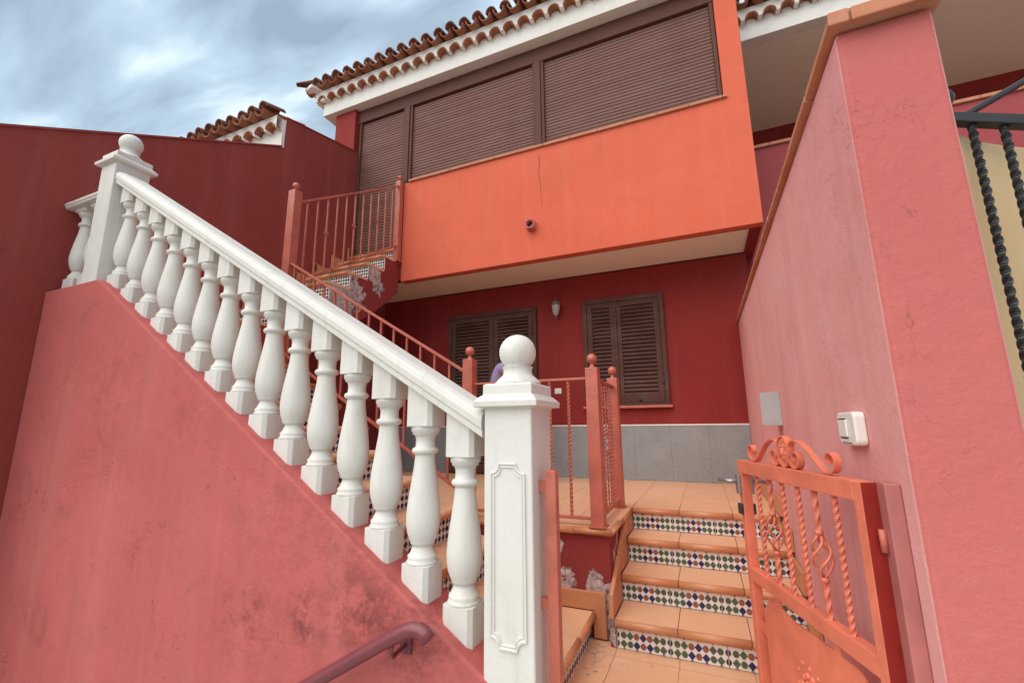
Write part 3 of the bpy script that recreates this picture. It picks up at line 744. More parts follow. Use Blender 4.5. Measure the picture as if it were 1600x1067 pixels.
def eave(root, x0, x1, yf, zf, xc, hf=0.215, left_end=True, rx=0.0, end=False):
    """yf: fascia front plane, zf: fascia bottom"""
    zt = zf+hf
    p = 0.2
    rfo = obj('roof', MB().prism([(yf-0.05, zt+0.18), (yf+4.6, zt+1.35), (yf+4.6, zt+1.30), (yf+.2, zt-0.0), (yf-0.05, zt+0.14)], 'x', x0+0.05, x1-rx), ROOF, root)
    obj('eave_mortar', arch_mortar(x0-0.10 if left_end else x0, x1, p, xc, 0.074, yf-0.085, yf-0.005, zt, zt+0.165), WHITEW, rfo)
    k0 = math.ceil((x0-xc-0.09)/p) if left_end else math.ceil((x0+0.07-xc)/p); k1 = int((x1-xc-0.02)/p)
    for k in range(k0, k1+1):
        j = lambda s: random.uniform(-s, s)
        obj('corbel_tile', CORB, ROOF, rfo, (xc+p*k+j(.003), yf-0.108+j(.006), zt+.001), rot=(0, 0, j(.03)))
        if not (end and k == k1): obj('channel_tile', CHAN, ROOF, rfo, (xc+p*(k+.5)+j(.004), yf-0.205+j(.012), zt+0.222+j(.004)), rot=(R(15)+j(.02), 0, j(.03)))
        obj('cover_tile', COVERS if end and k == k1 else COVERD, ROOFD, rfo, (xc+p*k+j(.004), yf-0.215+j(.014), zt+0.205+j(.005)), rot=(R(15)+j(.02), 0, j(.035)))
    return rfo
obj('fascia', MB().box(-5.12, 0.69, 4.485, 4.62, 4.822, 5.04), WHITEW, hs, bevel=.004)
obj('eave_soffit', MB().box(-5.10, 0.69, 4.50, 4.90, 4.824, 4.86).box(-5.10, -4.93, 4.90, 9.0, 4.824, 4.86), CREAM, hs)
obj('verge_fascia', MB().box(-5.118, -5.05, 4.63, 9.0, 4.823, 5.04), WHITEW, hs)
rfo = eave(hs, -5.12, 0.69, 4.485, 4.822, -5.12+0.035)
# verge on the left end: corbel and cover tiles turned sideways, one angled corner tile
for i in range(8):
    y = 4.50+0.2*i
    obj('corbel_tile', CORB, ROOF, rfo, (-5.235, y+.04, 5.038), rz=-PI/2)
    obj('channel_tile', CHAN, ROOF, rfo, (-5.37, y-.1, 5.268), rot=(R(6), 0, -PI/2))
    obj('cover_tile', COVERD, ROOFD, rfo, (-5.385, y, 5.24), rot=(R(6), 0, -PI/2))
obj('corner_mortar', MB().box(-5.22, -5.0, 4.415, 4.60, 5.042, 5.20), WHITEW, rfo, bevel=.01)
obj('verge_mortar', MB().box(-5.21, -5.10, 4.60, 6.2, 5.12, 5.20), WHITEW, rfo)
HIP = barrel(0.30, 0.035, 0.09, mat=ROOFD)
obj('hip_tile', HIP, ROOFD, rfo, (-5.42, 4.20, 5.265), rot=(R(16), 0, -PI/4))
obj('corner_bed', MB().prism([(-5.33, 4.30), (-5.18, 4.26), (-5.0, 4.5), (-5.2, 4.7), (-5.34, 4.42)], 'z', 5.20, 5.262), WHITEW, rfo, bevel=.01)

# ------------------------------------------------------------------ neighbours
nr = thing('neighbour_house', 'neighbouring house set back beyond the boundary wall with deep brown soffit and white fascia', 'house', (3.0, 5.72, FL))
obj('parapet_wall', MB().box(0.695, 7.0, 5.72, 5.9, -4.5, 3.355), stucco('neighbour_rose_stucco', (0.36, 0.07, 0.07), (0.32, 0.06, 0.065), (0.3, 0.07, 0.075)), nr)
xx = 0.70
while xx < 6.9:
    obj('sill_tile', MB().box(xx, xx+0.32, 5.69, 5.93, 3.356, 3.395), COPE, nr, bevel=.005); xx += 0.324
obj('back_wall', MB().box(0.695, 7.0, 7.86, 8.0, 0, 4.95), HOUSERED, nr)
obj('terrace_slab', MB().box(0.70, 7.0, 5.9, 7.86, 2.2, 2.4), TILE, nr)
obj('soffit', MB().box(0.695, 7.0, 5.86, 7.86, 4.94, 5.0), CREAM, nr)
obj('fascia', MB().box(0.695, 7.0, 5.72, 5.86, 4.93, 5.16), WHITEW, nr, bevel=.004)
eave(nr, 0.72, 7.0, 5.72, 4.945, 0.80, left_end=False)
nl = thing('left_neighbour_house', 'neighbouring house end with white fascia and clay tile eave above the party wall', 'house', (-6.5, 3.5, FL))
obj('wall', MB().box(-9.0, -4.76, 3.5, 3.7, -4.5, 3.3), DARKRED, nl)
obj('fascia', MB().box(-9.0, -4.506, 3.355, 3.398, 3.28, 3.62), WHITEW, nl, bevel=.003)
obj('fascia_end', MB().box(-4.76, -4.508, 3.3985, 3.3998, 3.41, 3.80), WHITEW, nl)
eave(nl, -9.0, -4.51, 3.355, 3.405, -4.80, left_end=False, rx=0.9, end=True)

# ------------------------------------------------------------------ white balustrade
bl = thing('balustrade', 'white cast balustrade with turned balusters and ball topped newels along the main stair', 'balustrade', (-0.69, 1.66, FL))
def sq_ring(m, prof, cx, cy, hx, hy):
    """square moulded stack: prof = list of (overhang, z)"""
    base = len(m.v)
    for o_, z in prof:
        for sx, sy in ((-1,-1), (1,-1), (1,1), (-1,1)): m.v.append((cx+sx*(hx+o_), cy+sy*(hy+o_), z))
    for i in range(len(prof)-1):
        for k in range(4):
            k2 = (k+1) % 4
            m.f.append([base+i*4+k, base+i*4+k2, base+(i+1)*4+k2, base+(i+1)*4+k]); m.m.append(0); m.sm.append(False)
    m.f.append([base+3, base+2, base+1, base]); m.m.append(0); m.sm.append(False)
    e = base+(len(prof)-1)*4; m.f.append([e, e+1, e+2, e+3]); m.m.append(0); m.sm.append(False)
def newel(cx, cy, hx, hy, z0, zc, panel):
    m = MB(); m.box(cx-hx, cx+hx, cy-hy, cy+hy, z0, zc+.004)
    nw = obj('newel_post', m, WHITEP, bl, bevel=.008, seg=3)
    m = MB()
    sq_ring(m, [(.002, zc-.004), (.004, zc+.0), (.032, zc+.004), (.034, zc+.026), (.029, zc+.029), (.021, zc+.038), (.012, zc+.046), (.006, zc+.049), (.004, zc+.053), (.004, zc+.088), (-.002, zc+.094), (-.04, zc+.099)], cx, cy, hx, hy)
    obj('newel_cap', m, WHITEP, nw, bevel=.003)
    m = MB(); zb = zc+.096; r = 0.076
    prof = [(.095, 0), (.094, .006), (.080, .022), (.066, .034), (.060, .042), (.058, .058), (.061, .068), (.064, .071)]
    zcn = zb+.132
    pr = [(a, zb+b) for a, b in prof]
    for i in range(3, 19):
        q = PI*i/18; 
        zz = zcn - r*math.cos(q); rr = r*math.sin(q)
        if zz > pr[-1][1]: pr.append((max(rr, .001), zz))
    m.lathe(pr, (cx, cy, 0), 28)
    obj('finial_ball', m, WHITEP, nw)
    if panel:
        # moulded panel outline with scooped corners on the front face
        x0, x1, za, zb_, s_ = cx-.071, cx+.071, -0.762, -0.132, .036
        loop = []
        for (px, pz, a0) in ((x0, zb_, 0), (x1, zb_, -PI/2), (x1, za, PI), (x0, za, PI/2)):
            for k in range(7):
                a = a0 - PI/2*k/6
                loop.append((px+s_*math.cos(a) , pz+s_*math.sin(a)) )
        # order: each corner is scooped inward
        pts = []
        def arc(px, pz, a0, a1):
            for k in range(6): 
                a = a0+(a1-a0)*k/5; pts.append((px+s_*math.cos(a), pz+s_*math.sin(a)))
        arc(x0, zb_, -PI/2, 0); arc(x1, zb_, PI, 1.5*PI); arc(x1, za, PI/2, PI); arc(x0, za, 0, PI/2)
        cxp, czp = cx, (za+zb_)/2
        yf = cy-hy
        mm = MB(); n = len(pts)
        def off(p, d): 
            dxp, dzp = p[0]-cxp, p[1]-czp; l = 1
            return (cxp+dxp*(1+d/0.071), czp+dzp*(1+d/0.315))
        ring = [(0.0, .003), (.0, -.0075), (-.006, -.0085), (-.010, -.002), (-.0135, -.0055), (-.0175, -.0055), (-.0195, .003)]
        base = 0
        for d, yy in ring:
            for p in pts:
                q = off(p, d); mm.v.append((q[0], yf+yy, q[1]))
        for i in range(len(ring)-1):
            for k in range(n):
                k2 = (k+1) % n
                mm.f.append([i*n+k, i*n+k2, (i+1)*n+k2, (i+1)*n+k]); mm.m.append(0); mm.sm.append(False)
        obj('panel_moulding', mm, WHITEP, nw)
    return nw
newel(-0.687, 1.668, 0.098, 0.112, FL-0.3, 0.072, True)
newel(-3.93, 1.668, 0.095, 0.112, 0.98, 1.953, False)

# turned baluster: square blocks top and bottom cut to the slope, turned body between
S = 0.621
def baluster_mesh(slope, top_extra=0.17, hb=0.066):
    m = MB()
    # z = 0 at the wall top under the centre; base block top, body, cap block
    def block(z0f, z1, top):
        hx = hb; c = 0.016
        pl = [(-hx+c, -hx), (hx-c, -hx), (hx, -hx+c), (hx, hx-c), (hx-c, hx), (-hx+c, hx), (-hx, hx-c), (-hx, -hx+c)]
        base = len(m.v); n = 8
        for x, y in pl: m.v.append((x, y, z0f(x)))
        for x, y in pl: m.v.append((x, y, z1(x)))
        for k in range(n):
            k2 = (k+1) % n; m.f.append([base+k, base+k2, base+n+k2, base+n+k]); m.m.append(0); m.sm.append(False)
        m.f.append([base+k for k in reversed(range(n))]); m.m.append(0); m.sm.append(False)
        m.f.append([base+n+k for k in range(n)]); m.m.append(0); m.sm.append(False)
    zt = 0.100
    block(lambda x: -slope*x-.004, lambda x: zt, False)
    prof = [(.066, zt), (.064, zt+.010), (.058, zt+.013), (.061, zt+.024), (.060, zt+.031), (.054, zt+.035), (.047, zt+.050), (.042, zt+.062), (.042, zt+.072),
            (.050, zt+.075), (.051, zt+.082), (.056, zt+.092), (.066, zt+.120), (.0715, zt+.155), (.072, zt+.185), (.069, zt+.225), (.062, zt+.28), (.053, zt+.34), (.046, zt+.39), (.0425, zt+.43), (.0425, zt+.437),
            (.052, zt+.441), (.057, zt+.449), (.057, zt+.456), (.052, zt+.464), (.0425, zt+.468), (.041, zt+.49), (.042, zt+.505), (.047, zt+.517), (.056, zt+.521), (.056, zt+.529), (.062, zt+.534), (.064, zt+.552), (.062, zt+.559)]
    m.lathe(prof, (0, 0, 0), 22)
    zc = zt+.556
    block(lambda x: zc, lambda x: zc+top_extra-slope*x, True)
    me = m.mesh('baluster'); me.materials.append(WHITEP); return me
bm_ = baluster_mesh(S)
for k in range(15):
    cx = -0.927-0.2010*k
    zw = -0.817+S*(-0.86-cx)
    zr = -0.056+0.603*(-0.772-cx)
    o = obj('baluster', bm_, WHITEP, bl, (cx, 1.668, zw))
    o.rotation_euler = (0, 0, random.uniform(-.02, .02)); 
# sloping handrail in lengths, moulded section
def rail_profile():
    # (y, z) section, z measured vertically from the rail underside
    return [(-.085, 0), (-.098, .006), (-.100, .030), (-.106, .040), (-.108, .066), (-.102, .084), (-.088, .098), (-.060, .108), (.060, .108), (.088, .098), (.102, .084), (.108, .066), (.106, .040), (.100, .030), (.098, .006), (.085, 0)]
def railpiece(name, x0, z0, x1, z1, cy, k=1.0):
    m = MB(); pr = rail_profile(); n = len(pr)
    for (x, z) in ((x0, z0), (x1, z1)):
        for y, dz in pr: m.v.append((x, cy+y, z+dz*k))
    for k in range(n):
        k2 = (k+1) % n; m.f.append([k, k2, n+k2, n+k]); m.m.append(0); m.sm.append(False)
    m.f.append(list(range(n))); m.m.append(0); m.sm.append(False)
    m.f.append([n+k for k in reversed(range(n))]); m.m.append(0); m.sm.append(False)
    return obj(name, m, WHITEP, bl)
def RZ(x): return -0.062+0.603*(-0.772-x)
cuts = [-0.80, -1.08, -1.66, -2.24, -2.82, -3.40, -3.82]
for a, b in zip(cuts[:-1], cuts[1:]):
    railpiece('handrail', a-0.0005, RZ(a-0.0005), b+0.0005, RZ(b+0.0005), 1.668)
# short return to the party wall
railpiece('return_rail', -4.03, 1.715, -4.498, 1.715, 1.668, 0.55)
br = baluster_mesh(0.0, top_extra=0.03, hb=0.066)
for v in br.vertices: v.co.z *= 0.995
for cx in (-4.15, -4.36): obj('baluster', br, WHITEP, bl, (cx, 1.668, 1.031))

# ------------------------------------------------------------------ salmon iron railings
def post_with_ball(parent, cx, cy, z0, z1, h=0.041, r=0.035):
    p_ = obj('post', MB().box(cx-h, cx+h, cy-h, cy+h, z0, z1), IRON, parent, bevel=.004)
    m = MB()
    m.lathe([(.022, z1-.002), (.020, z1+.006), (.014, z1+.016), (.013, z1+.026), (.016, z1+.032)], (cx, cy, 0), 14)
    m.ball((cx, cy, z1+.032+r*.86), r, 18, 12)
    obj('post_ball', m, IRON, p_)
    m = MB().box(cx-h-.012, cx+h+.012, cy-h-.012, cy+h+.012, z0, z0+.008); obj('foot_plate', m, IRON, p_)
    return p_
def basket(m, c, L, rmax, wire=.0035, turns=0.6):
    c = Vector(c)
    for k in range(4):
        pts = []
        for i in range(15):
            f = i/14; q = 2*PI*(k/4+turns*f); r = .006+(rmax-.006)*math.sin(PI*f)
            pts.append(c+Vector((r*math.cos(q), r*math.sin(q), (f-.5)*L)))
        m.tube(pts, wire, 6)
    for s_ in (-1, 1):
        m.lathe([(.007, -.008), (.0125, -.006), (.0125, .006), (.007, .008)], tuple(c+Vector((0, 0, s_*(L/2+.008)))), 12)
# terrace railing: front run with twisted bars, short side run
tr = thing('terrace_railing', 'salmon iron railing with twisted bars and two ball posts on the terrace edge', 'railing', (-0.65, 2.88, HT))
post_with_ball(tr, -0.652, 2.882, HT, 0.378)
post_with_ball(tr, -0.652, 3.60, HT, 0.378)
obj('top_rail', MB().box(-1.53, -0.69, 2.868, 2.896, 0.303, 0.319), IRON, tr, bevel=.003)
obj('bottom_rail', MB().box(-1.53, -0.69, 2.868, 2.896, -0.578, -0.560), IRON, tr, bevel=.003)
obj('top_rail', MB().box(-0.666, -0.638, 2.92, 3.56, 0.303, 0.319), IRON, tr, bevel=.003)
obj('bottom_rail', MB().box(-0.666, -0.638, 2.92, 3.56, -0.578, -0.548), IRON, tr, bevel=.003)
for i in range(5): obj('twisted_bar', MB().twist((-0.822-0.13*i, 2.882, -0.562), (-0.822-0.13*i, 2.882, 0.305), 0.0155, 8, 12), IRON, tr)
for i in range(5):
    y = 3.03+0.108*i
    if i == 2:
        m = MB().twist((-0.652, y, -0.55), (-0.652, y, -0.20), 0.012, 2, 6).twist((-0.652, y, -0.05), (-0.652, y, 0.305), 0.012, 2, 6)
        basket(m, (-0.652, y, -0.125), 0.13, .028); obj('basket_bar', m, IRON, tr)
    else: obj('twisted_bar', MB().twist((-0.652, y, -0.55), (-0.652, y, 0.305), 0.0155, 8, 12), IRON, tr)
# stair railing on the far side of the lower flight
sr = thing('stair_railing', 'salmon iron stair railing with plain bars rising behind the white balusters', 'railing', (-1.57, 2.882, HT))
post_with_ball(sr, -1.575, 2.882, HT, 0.497)
def TR1(x): return 0.422+0.6005*(-1.641-x)
def BR1(x): return -0.387+0.597*(-1.746-x)
def slopebar(x0, z0, x1, z1, y, wd, th):
    return MB().prism([(x0, z0), (x1, z1), (x1, z1+th), (x0, z0+th)], 'y', y-wd/2, y+wd/2)
obj('top_rail', slopebar(-1.60, TR1(-1.60)-.011, -3.57, TR1(-3.57)-.011, 2.882, .034, .024), IRON, sr, bevel=.003)
obj('bottom_rail', slopebar(-1.60, BR1(-1.60)-.011, -3.57, BR1(-3.57)-.011, 2.882, .03, .022), IRON, sr, bevel=.003)
for i in range(14):
    x = -1.752-0.1342*i
    obj('bar', MB().box(x-.007, x+.007, 2.875, 2.889, BR1(x), TR1(x)), IRON, sr)
# upper railing along the upper flight
ur = thing('upper_stair_railing', 'upper salmon railing between two ball posts in front of the narrow shuttered door', 'railing', (-3.60, 2.89, LZ))
post_with_ball(ur, -3.595, 2.892, LZ-0.25, 2.345, h=0.046)
post_with_ball(ur, -3.62, 4.545, 2.18, 3.365, h=0.040, r=.032)
def TR2(y): return 2.264+0.654*(y-2.959)
def BR2(y): return 1.407+0.643*(y-2.955)
def slopebar_y(y0, z0, y1, z1, x, wd, th):
    return MB().prism([(y0, z0), (y1, z1), (y1, z1+th), (y0, z0+th)], 'x', x-wd/2, x+wd/2)
obj('top_rail', slopebar_y(2.92, TR2(2.92)-.012, 4.52, TR2(4.52)-.012, -3.61, .032, .024), IRON, ur, bevel=.003)
obj('bottom_rail', slopebar_y(2.92, BR2(2.92)-.012, 4.52, BR2(4.52)-.012, -3.61, .03, .022), IRON, ur, bevel=.003)
for i in range(11):
    y = 3.06+0.1335*i; m = MB()
    if i in (2, 5, 8):
        zc = (TR2(y)+BR2(y))/2
        m.box(-3.617, -3.603, y-.007, y+.007, BR2(y), TR2(y)); basket(m, (-3.61, y, zc), 0.07, .024, .004)
        m.lathe([(.008, -.02), (.020, -.008), (.020, .008), (.008, .02)], (-3.61, y, zc), 12)
    else: m.box(-3.617, -3.603, y-.007, y+.007, BR2(y), TR2(y))
    obj('bar', m, IRON, ur)

# ------------------------------------------------------------------ open gate
gt = thing('garden_gate', 'open salmon iron gate with twisted bars, scrolls and a face medallion', 'gate', (0.395, 1.521, 0), rz=R(108.0), local=True)
GL = 0.82
fr = MB()
zt, zm, zb = -0.155, -0.622, -1.165
obj('hinge_stile', MB().box(0, .037, -.02, .02, zb, zt), GATEP, gt, bevel=.003)
obj('hinge_edge_shade', MB().box(-.0025, -.0002, -.0195, .0195, zb, zt-.001), paint('shaded_edge_red', (0.30, 0.022, 0.016), rough=.35), gt)  # thin added plate, the shade on the stile end put into its red
obj('free_stile', MB().box(GL-.034, GL, -.02, .02, zb, zt-.002), GATEP, gt, bevel=.003)
obj('top_rail', MB().box(.0372, GL-.001, -.0205, .0205, zt-.055, zt+.001), GATEP, gt, bevel=.003)
obj('middle_rail', MB().box(.0372, GL-.0342, -.019, .019, zm-.026, zm+.026), GATEP, gt, bevel=.003)
obj('bottom_rail', MB().box(.0372, GL-.0342, -.019, .019, zb, zb+.05), GATEP, gt, bevel=.003)
for i, u_ in enumerate((0.676, 0.574, 0.474, 0.367, 0.267, 0.160)):
    za_, zb2 = zm+.026, zt-.055
    if i in (1, 4):
        zc = -0.412
        m = MB().twist((u_, 0, za_), (u_, 0, zc-.075), .014, .7, 28).twist((u_, 0, zc+.075), (u_, 0, zb2), .014, .7, 28)
        basket(m, (u_, 0, zc), 0.125, .03, .0045, .55); obj('basket_bar', m, GATEP, gt)
    else: obj('twisted_bar', MB().twist((u_, 0, za_), (u_, 0, zb2), .0128, 4.2, 20), GATEP, gt)
# scrolls
def spiral(cx, cz, r0, r1, a0, a1, n=18):
    return [(cx+(r0+(r1-r0)*i/n)*math.cos(a0+(a1-a0)*i/n), 0, cz+(r0+(r1-r0)*i/n)*math.sin(a0+(a1-a0)*i/n)) for i in range(n+1)]
def scroll(mirror):
    def X(u): return u if not mirror else 0.835-u
    zr = zt+.004
    P = []
    # outer curl (near hinge), foot on the rail, long rise, arch, inner curl
    P += spiral(X(0.148), zr+.042, .010, .036, PI*(.9 if not mirror else .1), (PI*(.9-2.0) if not mirror else PI*(.1+2.0)), 20)
    def bez(p0, p1, p2, p3, n=12):
        return [((1-t)**3*p0[0]+3*(1-t)**2*t*p1[0]+3*(1-t)*t*t*p2[0]+t**3*p3[0], 0, (1-t)**3*p0[2]+3*(1-t)**2*t*p1[2]+3*(1-t)*t*t*p2[2]+t**3*p3[2]) for t in [i/n for i in range(1, n+1)]]
    # replace tail of the curl by a smooth run to the foot
    cx, cz, rr = X(0.148), zr+.042, .036
    sgn = 1 if not mirror else -1
    P = [(cx+sgn*(-1)*0+ (0.008+.028*i/22)*math.cos(a)*1, 0, cz+(0.008+.028*i/22)*math.sin(a)) for i, a in enumerate([ (PI*0.5 - sgn*(-1)*(-1)*0 + sgn*(-2*PI*1.0)*(1-j/22) + (PI if True else 0)) for j in range(23)])]
    e0 = (cx, 0, cz-.036)
    foot = (X(0.185), 0, zr+.006)
    arch = (X(0.335), 0, zr+.095)
    P += bez(P[-1], (cx+sgn*.02, 0, cz-.038), (X(0.172), 0, zr+.002), foot, 5)
    P += bez(foot, (X(0.225), 0, zr+.03), (X(0.275), 0, zr+.088), arch, 10)
    ic = (X(0.345), 0, zr+.034)
    P += bez(arch, (X(0.385), 0, zr+.10), (X(0.398), 0, zr+.045), (X(0.372), 0, zr+.008), 10)
    # inner curl
    a_start = math.atan2(zr+.008-ic[2], X(0.372)-ic[0]); 
    r_s = math.hypot(zr+.008-ic[2], X(0.372)-ic[0])
    for i in range(1, 22):
        f = i/21; a = a_start - sgn*2*PI*1.15*f; r = r_s*(1-f)+.007*f
        P.append((ic[0]+r*math.cos(a), 0, ic[2]+r*math.sin(a)))
    return MB().ribbon(P, (0, .022, 0), .005)
obj('scroll', scroll(False), GATEP, gt); obj('scroll', scroll(True), GATEP, gt)
# oval medallion with a plain cast face
mc = (0.4175, 0, zt+.058)
m = MB().ribbon([(mc[0]+.040*math.cos(2*PI*i/28), 0, mc[2]+.054*math.sin(2*PI*i/28)) for i in range(29)], (0, .024, 0), .005)
md = obj('medallion', m, GATEP, gt)
m = MB()
def ell(c, rx, ry, rz_, n=14, k=8):
    base = len(m.v)
    for i in range(k+1):
        t = PI*i/k
        for j in range(n):
            q = 2*PI*j/n; m.v.append((c[0]+rx*max(.01, math.sin(t))*math.cos(q), c[1]+ry*max(.01, math.sin(t))*math.sin(q), c[2]-rz_*math.cos(t)))
    for i in range(k):
        for j in range(n):
            j2 = (j+1) % n; m.f.append([base+i*n+j, base+i*n+j2, base+(i+1)*n+j2, base+(i+1)*n+j]); m.m.append(0); m.sm.append(True)
for sy in (1,):
    ell(mc, .030, .009, .044)
    ell((mc[0], .009, mc[2]-.002), .006, .009, .014)           # nose
    for sx in (-1, 1):
        ell((mc[0]+sx*.012, .007, mc[2]+.010), .007, .005, .004)   # eyes
        ell((mc[0]+sx*.013, .008, mc[2]+.018), .010, .004, .003)   # brows
        ell((mc[0]+sx*.016, .006, mc[2]-.008), .008, .005, .008)   # cheeks
    ell((mc[0], .008, mc[2]-.021), .011, .005, .003); ell((mc[0], .008, mc[2]-.026), .008, .004, .003)
    for k in range(7):
        q = PI*(.15+.7*k/6); ell((mc[0]+.028*math.cos(q), .004, mc[2]+.005+.036*math.sin(q)), .006, .006, .007)
obj('medallion_face', m, GATEP, md)
# lower plate with cut-away corners, tabs and a raised rosette
def cutplate():
    x0, x1, z0, z1 = .090, GL-.086, zb+.085, zm-.060
    pts = []
    pts += [(x0, -.94), (.036, -.94), (.036, -.90), (x0, -.90), (x0, z1-.055)]
    for k in range(7): a = -PI/2+PI/2*k/6*-1; 
    pts += [(x0+.018, z1-.052), (x0+.034, z1-.036), (x0+.040, z1-.016), (x0+.058, z1-.004), (x0+.075, z1)]
    pts += [(.228, z1), (.228, zm-.02), (.262, zm-.02), (.262, z1), (.40, z1-.006), (.50, z1-.012), (.56, z1-.004), (.586, z1), (.586, zm-.02), (.630, zm-.02), (.630, z1)]
    pts += [(x1-.05, z1), (x1-.042, z1-.016), (x1-.03, z1-.036), (x1-.012, z1-.05), (x1, z1-.056)]
    pts += [(x1, -.80), (GL-.033, -.80), (GL-.033, -.83), (x1, -.84), (x1, z0+.06), (x1-.03, z0+.05), (x1-.05, z0)]
    pts += [(.60, z0), (.60, zb+.02), (.56, zb+.02), (.56, z0), (.27, z0), (.27, zb+.02), (.23, zb+.02), (.23, z0), (x0+.05, z0), (x0+.03, z0+.05), (x0, z0+.06)]
    return MB().prism(pts, 'y', -.004, .004)
pl = obj('gate_plate', cutplate(), GATEP, gt)
m = MB(); rc = (0.425, .004, -0.89); rd = random.Random(5)
for k in range(12):
    q = 2*PI*k/12
    for (r, s_) in ((.030, .015), (.055, .013)):
        q2 = q+(r > .04)*PI/12
        ell((rc[0]+r*math.cos(q2), .005, rc[2]+r*math.sin(q2)), s_, .008, s_*.8, 10, 6)
    ell((rc[0]+.085*math.cos(q)*rd.uniform(.8, 1.1), .004, rc[2]+.085*math.sin(q)*rd.uniform(.8, 1.1)), .011, .005, .008, 8, 5)
ell((rc[0], .006, rc[2]), .018, .012, .018)
obj('rosette', m, GATEP, pl)
# chipped edge and latch at the free end
obj('chipped_edge', MB().box(GL+.0003, GL+.003, -.019, .006, zt-.36, zt-.03), IRONP, gt)
lk = obj('latch', MB().box(GL-.03, GL+.002, -.034, -.0205, -0.30, -0.215).box(GL-.03, GL+.002, .0205, .034, -0.30, -0.215), STEEL, gt, bevel=.003)
obj('latch_lever', MB().tube([(GL-.012, .03, -.245), (GL-.012, .066, -.245), (GL+.03, .072, -.247), (GL+.085, .072, -.252)], .0085, 10), STEEL, lk)
obj('latch_lever', MB().tube([(GL-.012, -.03, -.245), (GL-.012, -.066, -.245), (GL-.06, -.072, -.247), (GL-.10, -.072, -.252)], .0085, 10), STEEL, lk)
obj('lock_block', MB().box(GL-.028, GL+.004, -.033, -.0205, -0.385, -0.34).box(GL-.028, GL+.004, .0205, .033, -0.385, -0.34), DARKP, gt, bevel=.003)
# posts that the gate hangs on and closes against
gj = thing('gate_hinge_post', 'flat iron post with two hinges fixed to the pink wall beside the open gate', 'gate post', (0.43, 1.52, FL))
obj('channel', MB().box(0.414, 0.4495, 1.468, 1.548, FL, -0.152), paint('dusty_rose_iron_paint', (0.46, 0.15, 0.135), rough=0.5), gj, bevel=.003)
for z in (-.30, -1.0): obj('hinge', MB().tube([(0.407, 1.508, z-.028), (0.407, 1.508, z+.028)], .009, 12), IRON, gj)
gs_ = thing('gate_stop_post', 'narrow terracotta coloured iron bar on the side of the large white newel', 'gate post', (-0.54, 1.66, FL))
obj('bar', MB().box(-0.560, -0.520, 1.615, 1.655, FL, -0.160), IRON, gs_, bevel=.003)
for z in (-.22, -.62, -1.08): obj('bracket', MB().box(-0.5885, -0.5602, 1.622, 1.648, z-.018, z+.018), IRON, gs_)

# ------------------------------------------------------------------ small things on the walls
lp = thing('wall_lamp', 'small weathered grey lantern on the dark red wall between the louvred shutters', 'lamp', (-1.655, 5.43, 1.40))
m = MB().box(-1.685, -1.625, 5.418, 5.4295, 1.50, 1.62).tube([(-1.655, 5.42, 1.585), (-1.655, 5.37, 1.612), (-1.655, 5.345, 1.605)], .010, 8)
LAMPM = paint('weathered_lamp_metal', (0.17, 0.15, 0.13), rough=.6); LGL = paint('frosted_lamp_glass', (0.42, 0.38, 0.33), rough=.25)
obj('bracket', m, LAMPM, lp)
obj('lamp_cap', MB().lathe([(.062, 1.555), (.066, 1.562), (.058, 1.578), (.040, 1.60), (.016, 1.615), (.010, 1.63)], (-1.655, 5.345, 0), 12), LAMPM, lp)
obj('lamp_glass', MB().lathe([(.018, 1.415), (.034, 1.43), (.050, 1.50), (.056, 1.5545)], (-1.655, 5.345, 0), 8, smooth=False), LGL, lp)
obj('lamp_tip', MB().lathe([(.004, 1.375), (.009, 1.385), (.006, 1.40), (.018, 1.4148)], (-1.655, 5.345, 0), 10), LAMPM, lp)
sw_ = thing('wall_socket', 'small white socket plate on the red wall left of the twisted railing', 'socket', (-1.68, 5.43, 0.44))
obj('plate', MB().box(-1.725, -1.635, 5.420, 5.4295, 0.407, 0.477), PLAST, sw_, bevel=.004)
obj('rocker', MB().box(-1.706, -1.654, 5.416, 5.4198, 0.424, 0.460), PLAST, sw_, bevel=.002)
lb = thing('letterbox', 'plain grey metal box mounted on the pink boundary wall above the gate', 'box', (0.40, 3.25, -0.005))
obj('box_body', MB().box(0.352, 0.4495, 3.206, 3.33, -0.004, 0.198), WHITEP, lb, bevel=.004)
obj('box_face', MB().box(0.348, 0.4490, 3.196, 3.2055, -0.006, 0.2), GREYMET, lb, bevel=.002)
db = thing('doorbell', 'ivory intercom button unit on the pink wall above the hinge side of the gate', 'doorbell', (0.44, 1.74, -0.015))
def rrect(y0, y1, z0, z1, r, n=5):
    P = []
    for (cy, cz, a0) in ((y1-r, z1-r, 0), (y0+r, z1-r, PI/2), (y0+r, z0+r, PI), (y1-r, z0+r, 1.5*PI)):
        for k in range(n+1): P.append((cy+r*math.cos(a0+PI/2*k/n), cz+r*math.sin(a0+PI/2*k/n)))
    return P
obj('housing', MB().prism(rrect(1.655, 1.832, -0.066, 0.037, .018), 'x', 0.418, 0.4495), PLAST, db, bevel=.006, seg=3)
obj('button_gap', MB().prism(rrect(1.735, 1.815, -0.046, 0.018, .004), 'x', 0.4165, 0.4179), DARKP, db)
obj('button', MB().prism(rrect(1.722, 1.806, -0.041, 0.013, .004), 'x', 0.412, 0.4178), PLAST, db, bevel=.002)
obj('seam', MB().box(0.4172, 0.4179, 1.70, 1.80, -0.0602, -0.0572), DARKP, db)

